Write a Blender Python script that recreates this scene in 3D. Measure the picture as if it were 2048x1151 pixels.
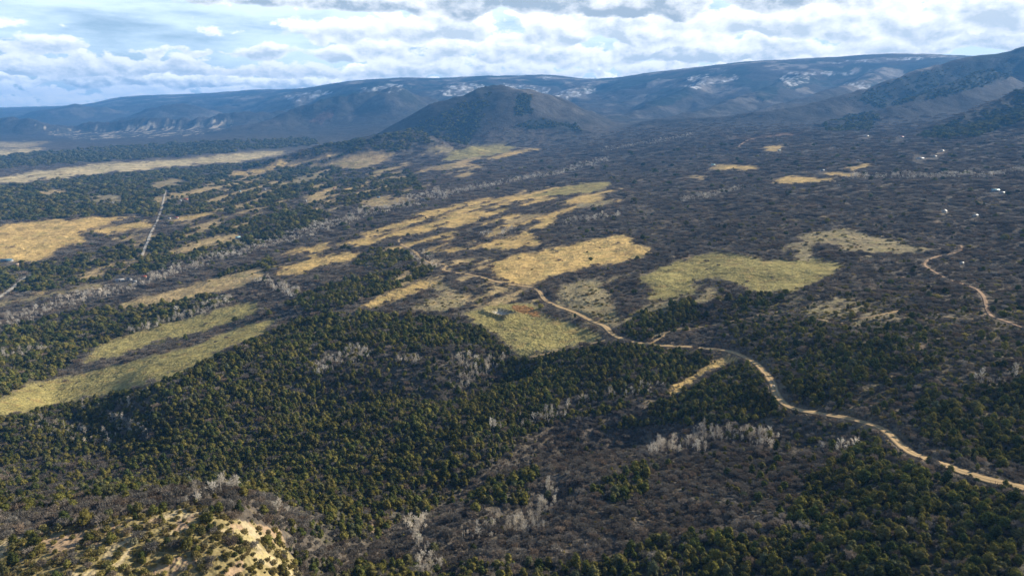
import bpy, math, random
import numpy as np
from mathutils import Vector, Matrix

# ------------------------------------------------------------------ scene, camera, sun, sky
for o in list(bpy.data.objects):
    bpy.data.objects.remove(o)
scene = bpy.context.scene
COL = scene.collection
R = math.radians
rng = np.random.default_rng(7)
random.seed(7)

F = 1365.0                    # focal length in pixels of the 2048 px wide photograph
YH = 228.0                    # picture row of the true horizon
PITCH = math.atan((575.5 - YH) / F)
CZ = 300.0                    # camera height

cam_d = bpy.data.cameras.new('camera')
cam_d.sensor_width = 36.0
cam_d.lens = 36.0 * F / 2048.0
cam_d.clip_start = 1.0
cam_d.clip_end = 90000.0
cam = bpy.data.objects.new('camera', cam_d)
cam.location = (0, 0, CZ)
cam.rotation_euler = (math.pi / 2 - PITCH, 0, 0)
COL.objects.link(cam)
scene.camera = cam

SUN_AZ, SUN_EL = R(64), R(24)     # to the right of the view direction, low
sun_dir = Vector((math.sin(SUN_AZ) * math.cos(SUN_EL), math.cos(SUN_AZ) * math.cos(SUN_EL), math.sin(SUN_EL)))
sun_l = bpy.data.lights.new('sun', 'SUN')
sun_l.energy = 5.0
sun_l.angle = R(0.55)
sun_l.color = (1.0, 0.88, 0.70)
sun = bpy.data.objects.new('sun', sun_l)
sun.rotation_euler = (-sun_dir).to_track_quat('-Z', 'Y').to_euler()
COL.objects.link(sun)

vs = scene.view_settings
vs.view_transform = 'Standard'
vs.look = 'None'
vs.exposure = 0.85
vs.gamma = 1.0
vs.use_curve_mapping = False
scene.cycles.use_denoising = True
scene.cycles.max_bounces = 5
scene.cycles.diffuse_bounces = 2
scene.cycles.glossy_bounces = 1
scene.cycles.transmission_bounces = 2
scene.cycles.volume_bounces = 0
scene.cycles.transparent_max_bounces = 4


class NT:
    """small helper to write node trees"""
    def __init__(self, tree):
        self.t = tree
        tree.nodes.clear()

    def n(self, typ, ins=None, **kw):
        nd = self.t.nodes.new(typ)
        for k, v in kw.items():
            setattr(nd, k, v)
        for k, v in (ins or {}).items():
            self.put(nd.inputs[k], v)
        return nd

    def put(self, sock, v):
        if hasattr(v, 'is_output'):
            self.t.links.new(v, sock)
        else:
            sock.default_value = v

    def m(self, op, a, b=None, c=None, clamp=False):
        nd = self.t.nodes.new('ShaderNodeMath')
        nd.operation = op
        nd.use_clamp = clamp
        for i, v in enumerate((a, b, c)):
            if v is not None:
                self.put(nd.inputs[i], v)
        return nd.outputs[0]

    def ss(self, x, lo, hi):
        nd = self.t.nodes.new('ShaderNodeMapRange')
        nd.interpolation_type = 'SMOOTHSTEP'
        for k, v in (('Value', x), ('From Min', lo), ('From Max', hi)):
            self.put(nd.inputs[k], v)
        return nd.outputs[0]

    def mixc(self, f, a, b, blend='MIX'):
        nd = self.t.nodes.new('ShaderNodeMix')
        nd.data_type = 'RGBA'
        nd.blend_type = blend
        self.put(nd.inputs[0], f)
        for i, v in ((6, a), (7, b)):
            if isinstance(v, tuple) and len(v) == 3:
                v = v + (1.0,)
            self.put(nd.inputs[i], v)
        return nd.outputs[2]


world = bpy.data.worlds.new('World')
scene.world = world
world.use_nodes = True


CLOUDS = [  # picture column, row, half width, half height, how much cloud
    (100, 75, 60, 14, .20), (95, 118, 85, 22, .26), (60, 180, 160, 28, .18), (330, 135, 110, 30, .28), (420, 160, 220, 26, .24), (540, 118, 40, 18, .22),
    (660, 100, 70, 24, .28), (760, 120, 170, 50, .26), (920, 60, 160, 40, .34), (1080, 20, 190, 34, .42), (1050, 90, 140, 40, .24), (1300, 90, 160, 45, .26), (1400, 60, 90, 38, .30), (1560, 50, 70, 30, .24),
    (1640, 75, 120, 40, .26), (1720, 20, 130, 30, .26), (1850, 85, 130, 28, .30), (1960, 40, 120, 30, .22), (1500, 105, 220, 22, .24), (60, 8, 120, 16, .24), (480, 6, 70, 18, .22), (640, 4, 90, 12, .30),
    (320, 70, 260, 38, -.34), (560, 60, 130, 36, -.30), (1215, 62, 55, 24, -.26), (200, 30, 160, 22, -.2), (1190, 155, 90, 10, .16),
]


def build_world():
    w = NT(world.node_tree)
    sky = w.n('ShaderNodeTexSky', sky_type='NISHITA', sun_disc=False)
    sky.sun_elevation = SUN_EL
    sky.sun_rotation = SUN_AZ
    sky.altitude = 2200
    sky.air_density = 1.0
    sky.dust_density = 0.6
    sky.ozone_density = 1.0
    tc = w.n('ShaderNodeTexCoord')
    d = tc.outputs['Generated']
    sx = w.n('ShaderNodeSeparateXYZ', {0: d})
    az = w.m('ARCTAN2', sx.outputs[0], sx.outputs[1])
    el = w.m('ARCSINE', sx.outputs[2])

    def biasat(e_shift):
        bias = None
        for (px, py, hw, hh, amt) in CLOUDS:
            dx, dy, dz = ray(px, py)
            L = math.sqrt(dx * dx + dy * dy + dz * dz)
            a0, e0 = math.atan2(dx, dy), math.asin(dz / L)
            qa = w.m('MULTIPLY', w.m('SUBTRACT', az, a0), F / hw)
            qe = w.m('MULTIPLY', w.m('SUBTRACT', el, e0 - e_shift), F / hh)
            r2 = w.m('MULTIPLY_ADD', qa, qa, w.m('MULTIPLY', qe, qe))
            g = w.m('POWER', 2.718, w.m('MULTIPLY', r2, -0.7))
            bias = w.m('MULTIPLY', g, amt) if bias is None else w.m('MULTIPLY_ADD', g, amt, bias)
        return w.m('MINIMUM', w.m('MAXIMUM', bias, -0.3), 0.34)
    def noise(kx, ky, seed, detail, rough, da=0.0, de=0.0):
        v = w.n('ShaderNodeCombineXYZ', {0: w.m('MULTIPLY', w.m('ADD', az, da), kx), 1: w.m('MULTIPLY', w.m('ADD', el, de), ky), 2: seed}).outputs[0]
        return w.n('ShaderNodeTexNoise', {'Vector': v, 'Scale': 1.0, 'Detail': detail, 'Roughness': rough, 'Lacunarity': 2.1}).outputs[0]
    # thin high cloud: seen edge-on it veils the low sky and opens overhead
    cirrus = w.m('MULTIPLY', w.ss(noise(5.0, 26.0, 8.0, 7, 0.62), 0.22, 0.66), 0.92)
    cirrus = w.m('MULTIPLY', cirrus, w.m('SUBTRACT', 1.0, w.ss(el, 0.12, 0.5)))
    c = w.mixc(cirrus, sky.outputs[0], (10.2, 11.8, 12.7))
    bias = w.m('MULTIPLY', biasat(0.0), 1.15)
    # rows of flat-based cumulus under one level, nearer rows standing higher in the sky, all round the compass
    ROWS = [0.6, 1.2, 2.0, 3.0, 4.3, 5.9, 8.0, 10.8, 14.5, 20.0, 29.0]
    for i, e in enumerate(ROWS):
        e0 = math.radians(e)
        h = math.radians(0.85 + 0.27 * e)
        wob = w.m('MULTIPLY', w.m('SUBTRACT', noise(2.2 / h * 0.3, 0.0, 40.0 + i * 3.7, 1, 0.5), 0.5), h * 0.9)
        t = w.m('DIVIDE', w.m('SUBTRACT', el, w.m('ADD', wob, e0)), h)
        n0 = noise(0.58 / h, 0.95 / h, i * 7.31, 7, 0.57)
        n1 = noise(0.58 / h, 0.95 / h, i * 7.31, 7, 0.57, 0.16 * h, 0.20 * h)
        cov = w.m('SUBTRACT', noise(0.16 / h, 0.0, 90.0 + i * 5.1, 2, 0.5), 0.505 if e < 9 else 0.60)
        cov = w.m('ADD', w.m('MULTIPLY', cov, 1.6), bias)
        up = w.m('MULTIPLY', w.m('MAXIMUM', t, 0.0), 0.62)
        dn = w.m('MULTIPLY', w.m('MAXIMUM', w.m('MULTIPLY', t, -1.0), 0.0), 2.6)
        den = w.m('SUBTRACT', w.m('MULTIPLY_ADD', w.m('SUBTRACT', n0, 0.5), 2.7, w.m('ADD', cov, 0.24)), w.m('ADD', up, dn))
        al = w.m('MULTIPLY', w.ss(den, 0.0, 0.20), 0.97)
        rel = w.m('MULTIPLY', w.m('SUBTRACT', n0, n1), 4.5)
        top = w.ss(w.m('ADD', t, w.m('MULTIPLY', den, -0.35)), -0.45, 0.55)
        edge = w.m('MULTIPLY', w.m('SUBTRACT', 1.0, w.ss(den, 0.05, 0.45)), 0.35)
        lit = w.m('ADD', w.m('ADD', rel, edge), w.m('MULTIPLY_ADD', top, 0.62, 0.22 if e < 6 else 0.08), clamp=True)
        dk, lt = (12.6, 13.2, 13.6) if e < 1.6 else (6.4, 7.1, 7.6) if e < 6 else (4.0, 4.7, 5.3), (18.4, 17.8, 17.0) if e < 2.5 else (13.8, 13.5, 13.0)
        c = w.mixc(al, c, w.mixc(lit, dk, lt))
    bg = w.n('ShaderNodeBackground', {'Color': c, 'Strength': 0.07})
    w.n('ShaderNodeOutputWorld', {'Surface': bg.outputs[0]})


# ------------------------------------------------------------------ numbers: noise, projection
_perm = np.random.default_rng(11).permutation(4096)
_gang = np.random.default_rng(12).random(4096) * 2 * np.pi
_gx, _gy = np.cos(_gang), np.sin(_gang)


def gnoise(x, y):
    xi = np.floor(x).astype(np.int64)
    yi = np.floor(y).astype(np.int64)
    xf, yf = x - xi, y - yi
    u = xf * xf * xf * (xf * (xf * 6 - 15) + 10)
    v = yf * yf * yf * (yf * (yf * 6 - 15) + 10)

    def g(ix, iy, fx, fy):
        h = _perm[(_perm[ix & 4095] + iy) & 4095]
        return _gx[h] * fx + _gy[h] * fy
    a = g(xi, yi, xf, yf)
    b = g(xi + 1, yi, xf - 1, yf)
    c = g(xi, yi + 1, xf, yf - 1)
    d = g(xi + 1, yi + 1, xf - 1, yf - 1)
    return ((a + (b - a) * u) * (1 - v) + (c + (d - c) * u) * v) * 1.5


def fbm(x, y, octv=4, gain=0.5, lac=2.03):
    s, a = 0.0, 1.0
    for k in range(octv):
        s = s + a * gnoise(x + 17.3 * k, y - 9.1 * k)
        x, y, a = x * lac, y * lac, a * gain
    return s


def ridged(x, y, octv=4, gain=0.5):
    s, a = 0.0, 1.0
    for k in range(octv):
        s = s + a * (1 - 2 * np.abs(gnoise(x + 31.7 * k, y + 5.9 * k)))
        x, y, a = x * 2.1, y * 2.1, a * gain
    return s


def sstep(x, lo, hi):
    t = np.clip((x - lo) / (hi - lo), 0, 1)
    return t * t * (3 - 2 * t)


CT, ST = math.cos(PITCH), math.sin(PITCH)


def ray(px, py):
    cx, cy = (px - 1024.0) / F, (575.5 - py) / F
    return cx, CT + cy * ST, -ST + cy * CT


build_world()


def at_dz(px, py, dz):
    dx, dy, dzr = ray(px, py)
    t = dz / dzr
    return dx * t, dy * t, CZ + dz


def at_y(px, py, Y):
    dx, dy, dzr = ray(px, py)
    t = Y / dy
    return dx * t, Y, CZ + dzr * t


def project(x, y, z):
    zc = z - CZ
    fz = y * CT - zc * ST
    up = y * ST + zc * CT
    fz = np.maximum(fz, 1e-3)
    return 1024.0 + F * x / fz, 575.5 - F * up / fz


# ------------------------------------------------------------------ terrain heights
NEAR = [  # picture column, picture row, height relative to the camera
    (0, 1151, -120), (300, 1151, -124), (600, 1151, -142), (900, 1151, -152), (1200, 1151, -156), (1500, 1151, -149),
    (1800, 1151, -141), (2048, 1151, -133), (0, 1500, -114), (700, 1600, -135), (1300, 1600, -145), (2048, 1500, -128),
    (-500, 1151, -112), (2500, 1151, -122), (-500, 1000, -150), (-500, 850, -220), (-500, 700, -250), (2500, 900, -130),
    (2500, 700, -122), (2500, 520, -125),
    (0, 1062, -125), (250, 1030, -121), (480, 1000, -128), (620, 1065, -150), (850, 1050, -166), (1050, 1050, -166), (1300, 1050, -160),
    (1550, 1050, -151), (1800, 1020, -142), (2048, 1030, -136),
    (0, 1000, -200), (200, 960, -207), (400, 930, -208), (620, 985, -188), (0, 900, -226), (250, 880, -222), (500, 880, -213),
    (750, 900, -200), (1000, 900, -186), (1200, 930, -178), (1420, 880, -175), (1600, 900, -166), (1750, 930, -155), (1800, 890, -153), (2048, 900, -147),
    (0, 838, -222), (300, 772, -208), (510, 690, -206), (100, 790, -242), (250, 735, -242), (450, 668, -238), (560, 640, -228),
    (850, 790, -200), (850, 700, -198), (1000, 735, -201), (1080, 660, -196), (1250, 680, -187), (1450, 700, -180), (1550, 790, -168),
    (1700, 830, -160), (1150, 850, -194), (1350, 800, -186),
    (1700, 700, -155), (1900, 760, -146), (2048, 700, -140), (1600, 620, -163), (1900, 600, -150), (1500, 540, -170), (1800, 520, -157), (2048, 520, -148),
    (700, 600, -210), (900, 560, -206), (1000, 600, -200), (1150, 520, -198), (1300, 500, -190), (700, 660, -203),
    (0, 690, -250), (0, 620, -263), (150, 600, -264), (300, 560, -264), (450, 520, -260), (600, 600, -224), (550, 560, -238), (700, 490, -238),
    (50, 480, -262), (250, 440, -262), (300, 480, -262), (100, 400, -262), (400, 400, -256), (600, 400, -246), (800, 420, -230), (1000, 420, -213),
    (1200, 400, -201), (1500, 420, -174), (1800, 400, -152), (2048, 400, -142),
    (0, 340, -268), (300, 325, -266), (550, 312, -258), (800, 325, -234), (1000, 305, -208), (1200, 310, -190), (1400, 310, -163), (1600, 320, -147),
    (1800, 312, -130), (2048, 320, -117), (-500, 500, -262), (-500, 350, -266), (2500, 350, -95),
]
FAR = [  # picture column, picture row, distance
    (-300, 278, 6200), (0, 281, 6000), (300, 285, 5500), (500, 282, 5200), (650, 278, 5600), (-300, 262, 8500), (0, 261, 8500), (300, 253, 8700), (500, 246, 8400),
    (-300, 244, 11000), (0, 243, 11000), (300, 238, 10600), (500, 230, 10000), (-300, 222, 15500), (0, 216, 15500), (110, 213, 15800), (200, 206, 15500), (235, 196, 15000), (400, 189, 14500),
    (500, 181, 14000), (600, 178, 13500), (0, 219, 19000), (300, 200, 19000), (600, 190, 18000), (-300, 224, 20000), (0, 223, 25000), (600, 205, 25000),
    (650, 250, 7200), (620, 235, 8000), (690, 216, 9000), (690, 175, 10000), (750, 166, 10300), (810, 161, 10500), (860, 163, 10500), (850, 215, 8600),
    (780, 240, 7000), (1000, 225, 7300), (950, 200, 8800), (900, 159, 11000), (960, 153, 11300), (1000, 153, 11500), (1050, 151, 11800), (1110, 151, 11900), (1160, 158, 11700),
    (1000, 172, 10000), (1100, 197, 9300), (1180, 255, 5600), (1200, 235, 6500), (1240, 214, 8000), (1240, 156, 10500), (1300, 149, 10000),
    (1340, 245, 5000), (1380, 218, 7400), (1400, 139, 9600), (1500, 252, 4200), (1500, 228, 6400), (1500, 131, 9200), (1620, 216, 6600), (1650, 128, 9200), (1650, 186, 8000),
    (1760, 121, 9200), (1900, 113, 9300), (1700, 262, 3500), (1620, 244, 4600), (1750, 172, 8300),
    (1800, 278, 2900), (1920, 284, 2500), (2048, 298, 2100), (2500, 280, 2000),
    (900, 190, 16000), (1200, 188, 16000), (1600, 168, 14000), (2048, 155, 13000), (900, 208, 25000), (1600, 203, 25000), (2048, 200, 25000), (2500, 150, 12000), (2500, 200, 25000), (-300, 226, 25000),
]
UK, VK = 2.0, 1.0
pts = [at_dz(*p) for p in NEAR] + [at_y(*p) for p in FAR]
pts = np.array(pts)
cu, cv, cz = pts[:, 0] / pts[:, 1] * UK, np.log(pts[:, 1] / 200.0) * VK, pts[:, 2]


def tps_k(r2):
    return r2 * np.log(np.maximum(r2, 1e-12))


n = len(pts)
A = np.zeros((n + 3, n + 3))
A[:n, :n] = tps_k((cu[:, None] - cu) ** 2 + (cv[:, None] - cv) ** 2) + np.eye(n) * 2e-4
A[:n, n], A[:n, n + 1], A[:n, n + 2] = 1, cu, cv
A[n:, :n] = A[:n, n:].T
# far heights are large: weigh them by distance so that the spline keeps the near detail
W = np.linalg.solve(A, np.concatenate([cz, np.zeros(3)]))

NR, NC = 1000, 900
U0, U1 = -1.15, 1.15
Y0, Y1 = 70.0, 26000.0
ug = np.linspace(U0, U1, NC)
vg = np.linspace(math.log(Y0), math.log(Y1), NR)
yg = np.exp(vg)
UU, VV = np.meshgrid(ug, vg)
YY = np.exp(VV)
XX = UU * YY


def base_height(uu, vv):
    qu, qv = uu * UK, (vv - math.log(200.0)) * VK
    z = W[n] + W[n + 1] * qu + W[n + 2] * qv
    for k in range(n):
        z += W[k] * tps_k((qu - cu[k]) ** 2 + (qv - cv[k]) ** 2)
    return z


SUB = 4
_ucs, _vcs = np.linspace(U0, U1, NC // SUB + 1), np.linspace(vg[0], vg[-1], NR // SUB + 1)
_zc = base_height(*np.meshgrid(_ucs, _vcs))


def upsample(zc):
    fr = np.linspace(0, zc.shape[0] - 1, NR)
    fc = np.linspace(0, zc.shape[1] - 1, NC)

    def cub(a, f):      # Catmull-Rom along axis 0
        k = np.clip(f.astype(int), 0, a.shape[0] - 2)
        t = (f - k)[:, None]
        i0, i3 = np.maximum(k - 1, 0), np.minimum(k + 2, a.shape[0] - 1)
        p0, p1, p2, p3 = a[i0], a[k], a[k + 1], a[i3]
        return 0.5 * (2 * p1 + (p2 - p0) * t + (2 * p0 - 5 * p1 + 4 * p2 - p3) * t * t + (3 * p1 - p0 - 3 * p2 + p3) * t ** 3)
    return cub(cub(zc, fr).T.copy(), fc).T.copy()


ZZ = upsample(_zc)


def ridge(zz, crest, slope, power=1.0, wob=0.0, soft=25.0, rnd=30.0):
    """raise the land to a ridge whose crest runs through the given points"""
    P = np.array([at_y(*c) for c in crest])
    best = np.full(zz.shape, -1e9)
    lo = P[:, :2].min(0) - 3500
    hi = P[:, :2].max(0) + 3500
    msk = (XX > lo[0]) & (XX < hi[0]) & (YY > lo[1]) & (YY < hi[1])
    x, y = XX[msk], YY[msk]
    b = np.full(x.shape, -1e9)
    wv = fbm(x / 420.0, y / 420.0, 4) * wob
    for i in range(len(P) - 1):
        ax, ay, az = P[i]
        bx, by, bz = P[i + 1]
        L2 = (bx - ax) ** 2 + (by - ay) ** 2
        t = np.clip(((x - ax) * (bx - ax) + (y - ay) * (by - ay)) / L2, 0, 1)
        d = np.hypot(x - ax - t * (bx - ax), y - ay - t * (by - ay))
        d = np.sqrt(d * d + rnd * rnd) - rnd
        h = az + t * (bz - az) - slope * np.power(d / 100.0, power) * 100.0
        b = np.maximum(b, h)
    b = b + wv * sstep(-(b - zz[msk]), -60, -5)[...] * 0 + wv
    best[msk] = b
    # soft maximum
    dlt = np.clip((best - zz) / soft, -40, 40)
    return np.where(best > -1e8, zz + soft * np.log1p(np.exp(dlt)), zz)


# knob in the middle and its feet
ZZ = ridge(ZZ, [(805, 262, 4700), (860, 237, 4950), (925, 203, 5150), (990, 181, 5300), (1040, 182, 5400), (1090, 199, 5500), (1150, 225, 5750), (1200, 240, 5900)], 0.46, 1.0, 9, rnd=130.0)
ZZ = ridge(ZZ, [(1030, 190, 5300), (1070, 235, 4900), (1120, 256, 4700), (1170, 262, 4600)], 0.42, 0.95, 10)
ZZ = ridge(ZZ, [(560, 313, 3650), (650, 291, 3850), (760, 270, 4000), (815, 262, 4100), (880, 277, 4100), (930, 293, 3950)], 0.30, 0.95, 6, 12)
# hill left of the knob, cones and mesa
ZZ = ridge(ZZ, [(470, 258, 6500), (580, 232, 7000), (690, 206, 7400), (790, 189, 7600), (840, 200, 7800), (880, 222, 7900)], 0.44, 0.97, 16, rnd=100.0)
ZZ = ridge(ZZ, [(640, 186, 9800), (690, 172, 9700), (745, 164, 9700), (810, 160, 9800), (870, 163, 10200)], 0.5, 0.95, 16)
ZZ = ridge(ZZ, [(115, 216, 11000), (150, 208, 11000), (175, 213, 11000)], 0.38, 0.95, 10)
ZZ = ridge(ZZ, [(325, 218, 9600), (352, 213, 9600), (380, 219, 9600)], 0.33, 0.95, 8)
ZZ = ridge(ZZ, [(425, 220, 10400), (445, 218, 10400)], 0.33, 0.95, 8)
ZZ = ridge(ZZ, [(-80, 246, 7600), (30, 241, 7400), (75, 246, 7300), (110, 256, 7300)], 0.42, 0.95, 10)
ZZ = ridge(ZZ, [(110, 256, 7500), (200, 251, 7600), (300, 244, 7700), (400, 240, 7800), (470, 235, 7900), (560, 228, 8200)], 0.62, 0.95, 14)
# right mountains: long spurs falling to the left
ZZ = ridge(ZZ, [(1290, 250, 4900), (1420, 240, 4650), (1540, 226, 4700), (1640, 204, 4900), (1720, 181, 5150), (1800, 157, 5400), (1870, 132, 5600), (1950, 113, 5700), (2048, 97, 5700), (2250, 70, 5600)], 0.60, 0.94, 12)
ZZ = ridge(ZZ, [(1655, 252, 4000), (1740, 232, 4150), (1820, 205, 4350), (1900, 172, 4600), (1980, 140, 5000)], 0.55, 0.94, 10)
ZZ = ridge(ZZ, [(1832, 273, 3050), (1890, 250, 3150), (1940, 226, 3250), (1990, 204, 3350), (2048, 180, 3450), (2200, 120, 3700)], 0.66, 0.95, 6)
ZZ = ridge(ZZ, [(1930, 278, 2700), (1990, 252, 2800), (2048, 226, 2850), (2200, 160, 3000)], 0.52, 0.95, 6)
for crest, sl in (
        ([(1210, 252, 5900), (1280, 224, 6600), (1350, 192, 7400), (1400, 166, 8300), (1420, 148, 9300)], 0.50),
        ([(1330, 246, 5300), (1420, 221, 6000), (1500, 193, 6800), (1570, 167, 7700), (1620, 144, 8900)], 0.52),
        ([(1450, 240, 5100), (1560, 215, 5700), (1650, 187, 6500), (1720, 161, 7500), (1770, 137, 8800)], 0.50),
        ([(1270, 240, 6800), (1330, 205, 7900), (1370, 175, 8900), (1390, 150, 9500)], 0.46),
        ([(1185, 222, 8000), (1240, 193, 8700), (1290, 165, 9600)], 0.50),
        ([(1090, 205, 8400), (1150, 184, 9200), (1200, 166, 10200)], 0.46),
        ([(960, 200, 8600), (990, 184, 9600), (1010, 165, 10800)], 0.46),
        ([(690, 240, 7600), (722, 214, 8400), (745, 184, 9300)], 0.50),
        ([(590, 242, 8600), (640, 214, 9300), (682, 184, 9800)], 0.48),
        ([(300, 233, 11500), (332, 215, 12800), (362, 198, 14300)], 0.42),
        ([(430, 228, 11000), (470, 206, 12400), (500, 187, 13800)], 0.44),
        ([(180, 238, 11500), (212, 217, 13200), (230, 201, 14800)], 0.40),
        ([(540, 222, 11000), (575, 202, 12200), (600, 184, 13300)], 0.44)):
    ZZ = ridge(ZZ, crest, sl, 0.95, 15, rnd=60.0)

DD = np.hypot(XX, YY)
ZZ = np.where(YY > 12000, np.minimum(ZZ, 960 + 100 * np.tanh((ZZ - 960) / 100)), ZZ)
mount = sstep(ZZ - (CZ - 190), 0, 260) * sstep(YY, 3000, 5200)
# gullies running down the mountain sides
ca, sa = math.cos(R(40)), math.sin(R(40))
gx, gy = (XX * ca + YY * sa), (-XX * sa + YY * ca)
gul = ridged(gx / 1500.0 + fbm(XX / 900, YY / 900, 3) * 0.35, gy / 620.0 + fbm(XX / 800 + 9, YY / 800, 3) * 0.35, 4, 0.48)
SKX = [-400, 0, 120, 200, 225, 400, 620, 740, 860, 960, 1110, 1160, 1240, 1400, 1650, 1900, 2048, 2500]
SKY_ = [225, 214, 212, 205, 195, 188, 176, 165, 162, 152, 150, 157, 155, 138, 127, 112, 96, 60]
PX, PY = project(XX, YY, ZZ)
offsky = sstep(PY - np.interp(PX, SKX, SKY_), 3, 26)
big_g = ridged(gx / 3400.0 + 2 + fbm(XX / 1500, YY / 1500, 2) * 0.3, gy / 1100.0 + fbm(XX / 1300 + 9, YY / 1300, 3) * 0.35, 3, 0.5)
ZZ += mount * (gul - 0.35) * (7.0 + 22.0 * offsky * (1 - 0.5 * sstep(PX, 1500, 1700)))
ZZ += mount * offsky * (big_g - 0.4) * 55.0 * (1 - sstep(PX, 1180, 1400)) * (1 - np.exp(-((XX - at_y(1030, 200, 5300)[0]) ** 2 + (YY - 5300) ** 2) / 900.0 ** 2))
ZZ += mount * fbm(XX / 260.0, YY / 260.0, 3) * 5.0
cl = sstep(ZZ - (CZ - 200), 0, 60) * sstep(-np.abs(YY - 7500), -900, -400) * sstep(-UU, 0.3, 0.42)
ZZ += cl * ridged(XX / 160.0, YY / 500.0, 3) * 16
# rolling ground of the valley
mid = (1 - mount)
ZZ += mid * fbm(XX / 420.0, YY / 420.0, 3) * 4.0 * sstep(YY, 300, 1500)
ZZ += mid * fbm(XX / 75.0, YY / 75.0, 4) * 2.6 * (1 - sstep(YY, 1200, 3000))
ZZ += mid * sstep(YY, 1200, 3000) * fbm(XX / 160.0, YY / 160.0, 4) * 4.5

PX, PY = project(XX, YY, ZZ)
# draws of small ravines in the foreground, cut along lines of the picture
def cut(poly, depth, width):
    global ZZ
    P = np.array(poly, float)
    Q = []
    for i in range(len(P)):
        # nearest grid vertex to that pixel gives its place on the ground
        Q.append(pick(P[i][0], P[i][1]))
    Q = np.array(Q)
    msk = YY < Q[:, 1].max() + 200
    d = np.full(ZZ.shape, 1e9)
    for i in range(len(Q) - 1):
        ax, ay = Q[i][:2]
        bx, by = Q[i + 1][:2]
        L2 = (bx - ax) ** 2 + (by - ay) ** 2 + 1e-6
        t = np.clip(((XX - ax) * (bx - ax) + (YY - ay) * (by - ay)) / L2, 0, 1)
        d = np.minimum(d, np.hypot(XX - ax - t * (bx - ax), YY - ay - t * (by - ay)))
    ZZ = ZZ - np.where(msk, depth * np.exp(-(d / width) ** 2), 0)


def pick(px, py):
    """the ground point seen at a picture point: march along the ray over the height grid"""
    dx, dy, dz = ray(px, py)
    u = dx / dy
    fc = (u - U0) / (U1 - U0) * (NC - 1)
    c = int(np.clip(math.floor(fc), 0, NC - 2))
    w = fc - c
    prof = ZZ[:, c] * (1 - w) + ZZ[:, c + 1] * w
    line = CZ + dz / dy * yg
    below = np.nonzero(prof >= line)[0]
    if len(below) == 0:
        k = NR - 2
        return np.array([u * yg[k], yg[k], prof[k]])
    k = max(int(below[0]), 1)
    a0, a1 = line[k - 1] - prof[k - 1], line[k] - prof[k]
    t = a0 / (a0 - a1 + 1e-12)
    y = math.exp(vg[k - 1] + (vg[k] - vg[k - 1]) * t)
    return np.array([u * y, y, prof[k - 1] * (1 - t) + prof[k] * t])


def ground(x, y):
    """height of the terrain mesh at world points"""
    x, y = np.asarray(x, float), np.asarray(y, float)
    fr = np.clip((np.log(np.maximum(y, Y0)) - vg[0]) / (vg[-1] - vg[0]) * (NR - 1), 0, NR - 1.001)
    r = fr.astype(int)
    wr = (y - yg[r]) / (yg[r + 1] - yg[r])
    fc = np.clip((x / y - U0) / (U1 - U0) * (NC - 1), 0, NC - 1.001)
    c = fc.astype(int)
    wc = fc - c
    return (ZZ[r, c] * (1 - wc) + ZZ[r, c + 1] * wc) * (1 - wr) + (ZZ[r + 1, c] * (1 - wc) + ZZ[r + 1, c + 1] * wc) * wr


def grid_at(arr, x, y):
    fr = np.clip((np.log(np.maximum(y, Y0)) - vg[0]) / (vg[-1] - vg[0]) * (NR - 1), 0, NR - 1)
    fc = np.clip((x / y - U0) / (U1 - U0) * (NC - 1), 0, NC - 1)
    return arr[np.rint(fr).astype(int), np.rint(fc).astype(int)]


cut([(660, 1100), (800, 1010), (960, 930), (1150, 880), (1280, 850)], 12, 22)
cut([(860, 1140), (900, 1080), (1000, 1040), (1100, 980)], 9, 14)
cut([(640, 800), (760, 770), (900, 770), (990, 735)], 13, 28)
cut([(1250, 890), (1400, 880), (1540, 870), (1700, 880)], 2.5, 26)
PX, PY = project(XX, YY, ZZ)

# stock pond in the meadow: a dug hollow with banks
pc = pick(1003, 628)
pa = pick(1030, 640)
pdx, pdy = 0.62, -0.78
ex = (XX - pc[0]) * pdx + (YY - pc[1]) * pdy
ey = -(XX - pc[0]) * pdy + (YY - pc[1]) * pdx
re = np.maximum(np.abs(ex) / 16.0, np.abs(ey) / 9.5)
pond = sstep(-re, -0.95, -0.6)
bank = np.exp(-((re - 1.12) / 0.22) ** 2)
ZZ = ZZ + bank * 3.4 - pond * 1.4

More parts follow.
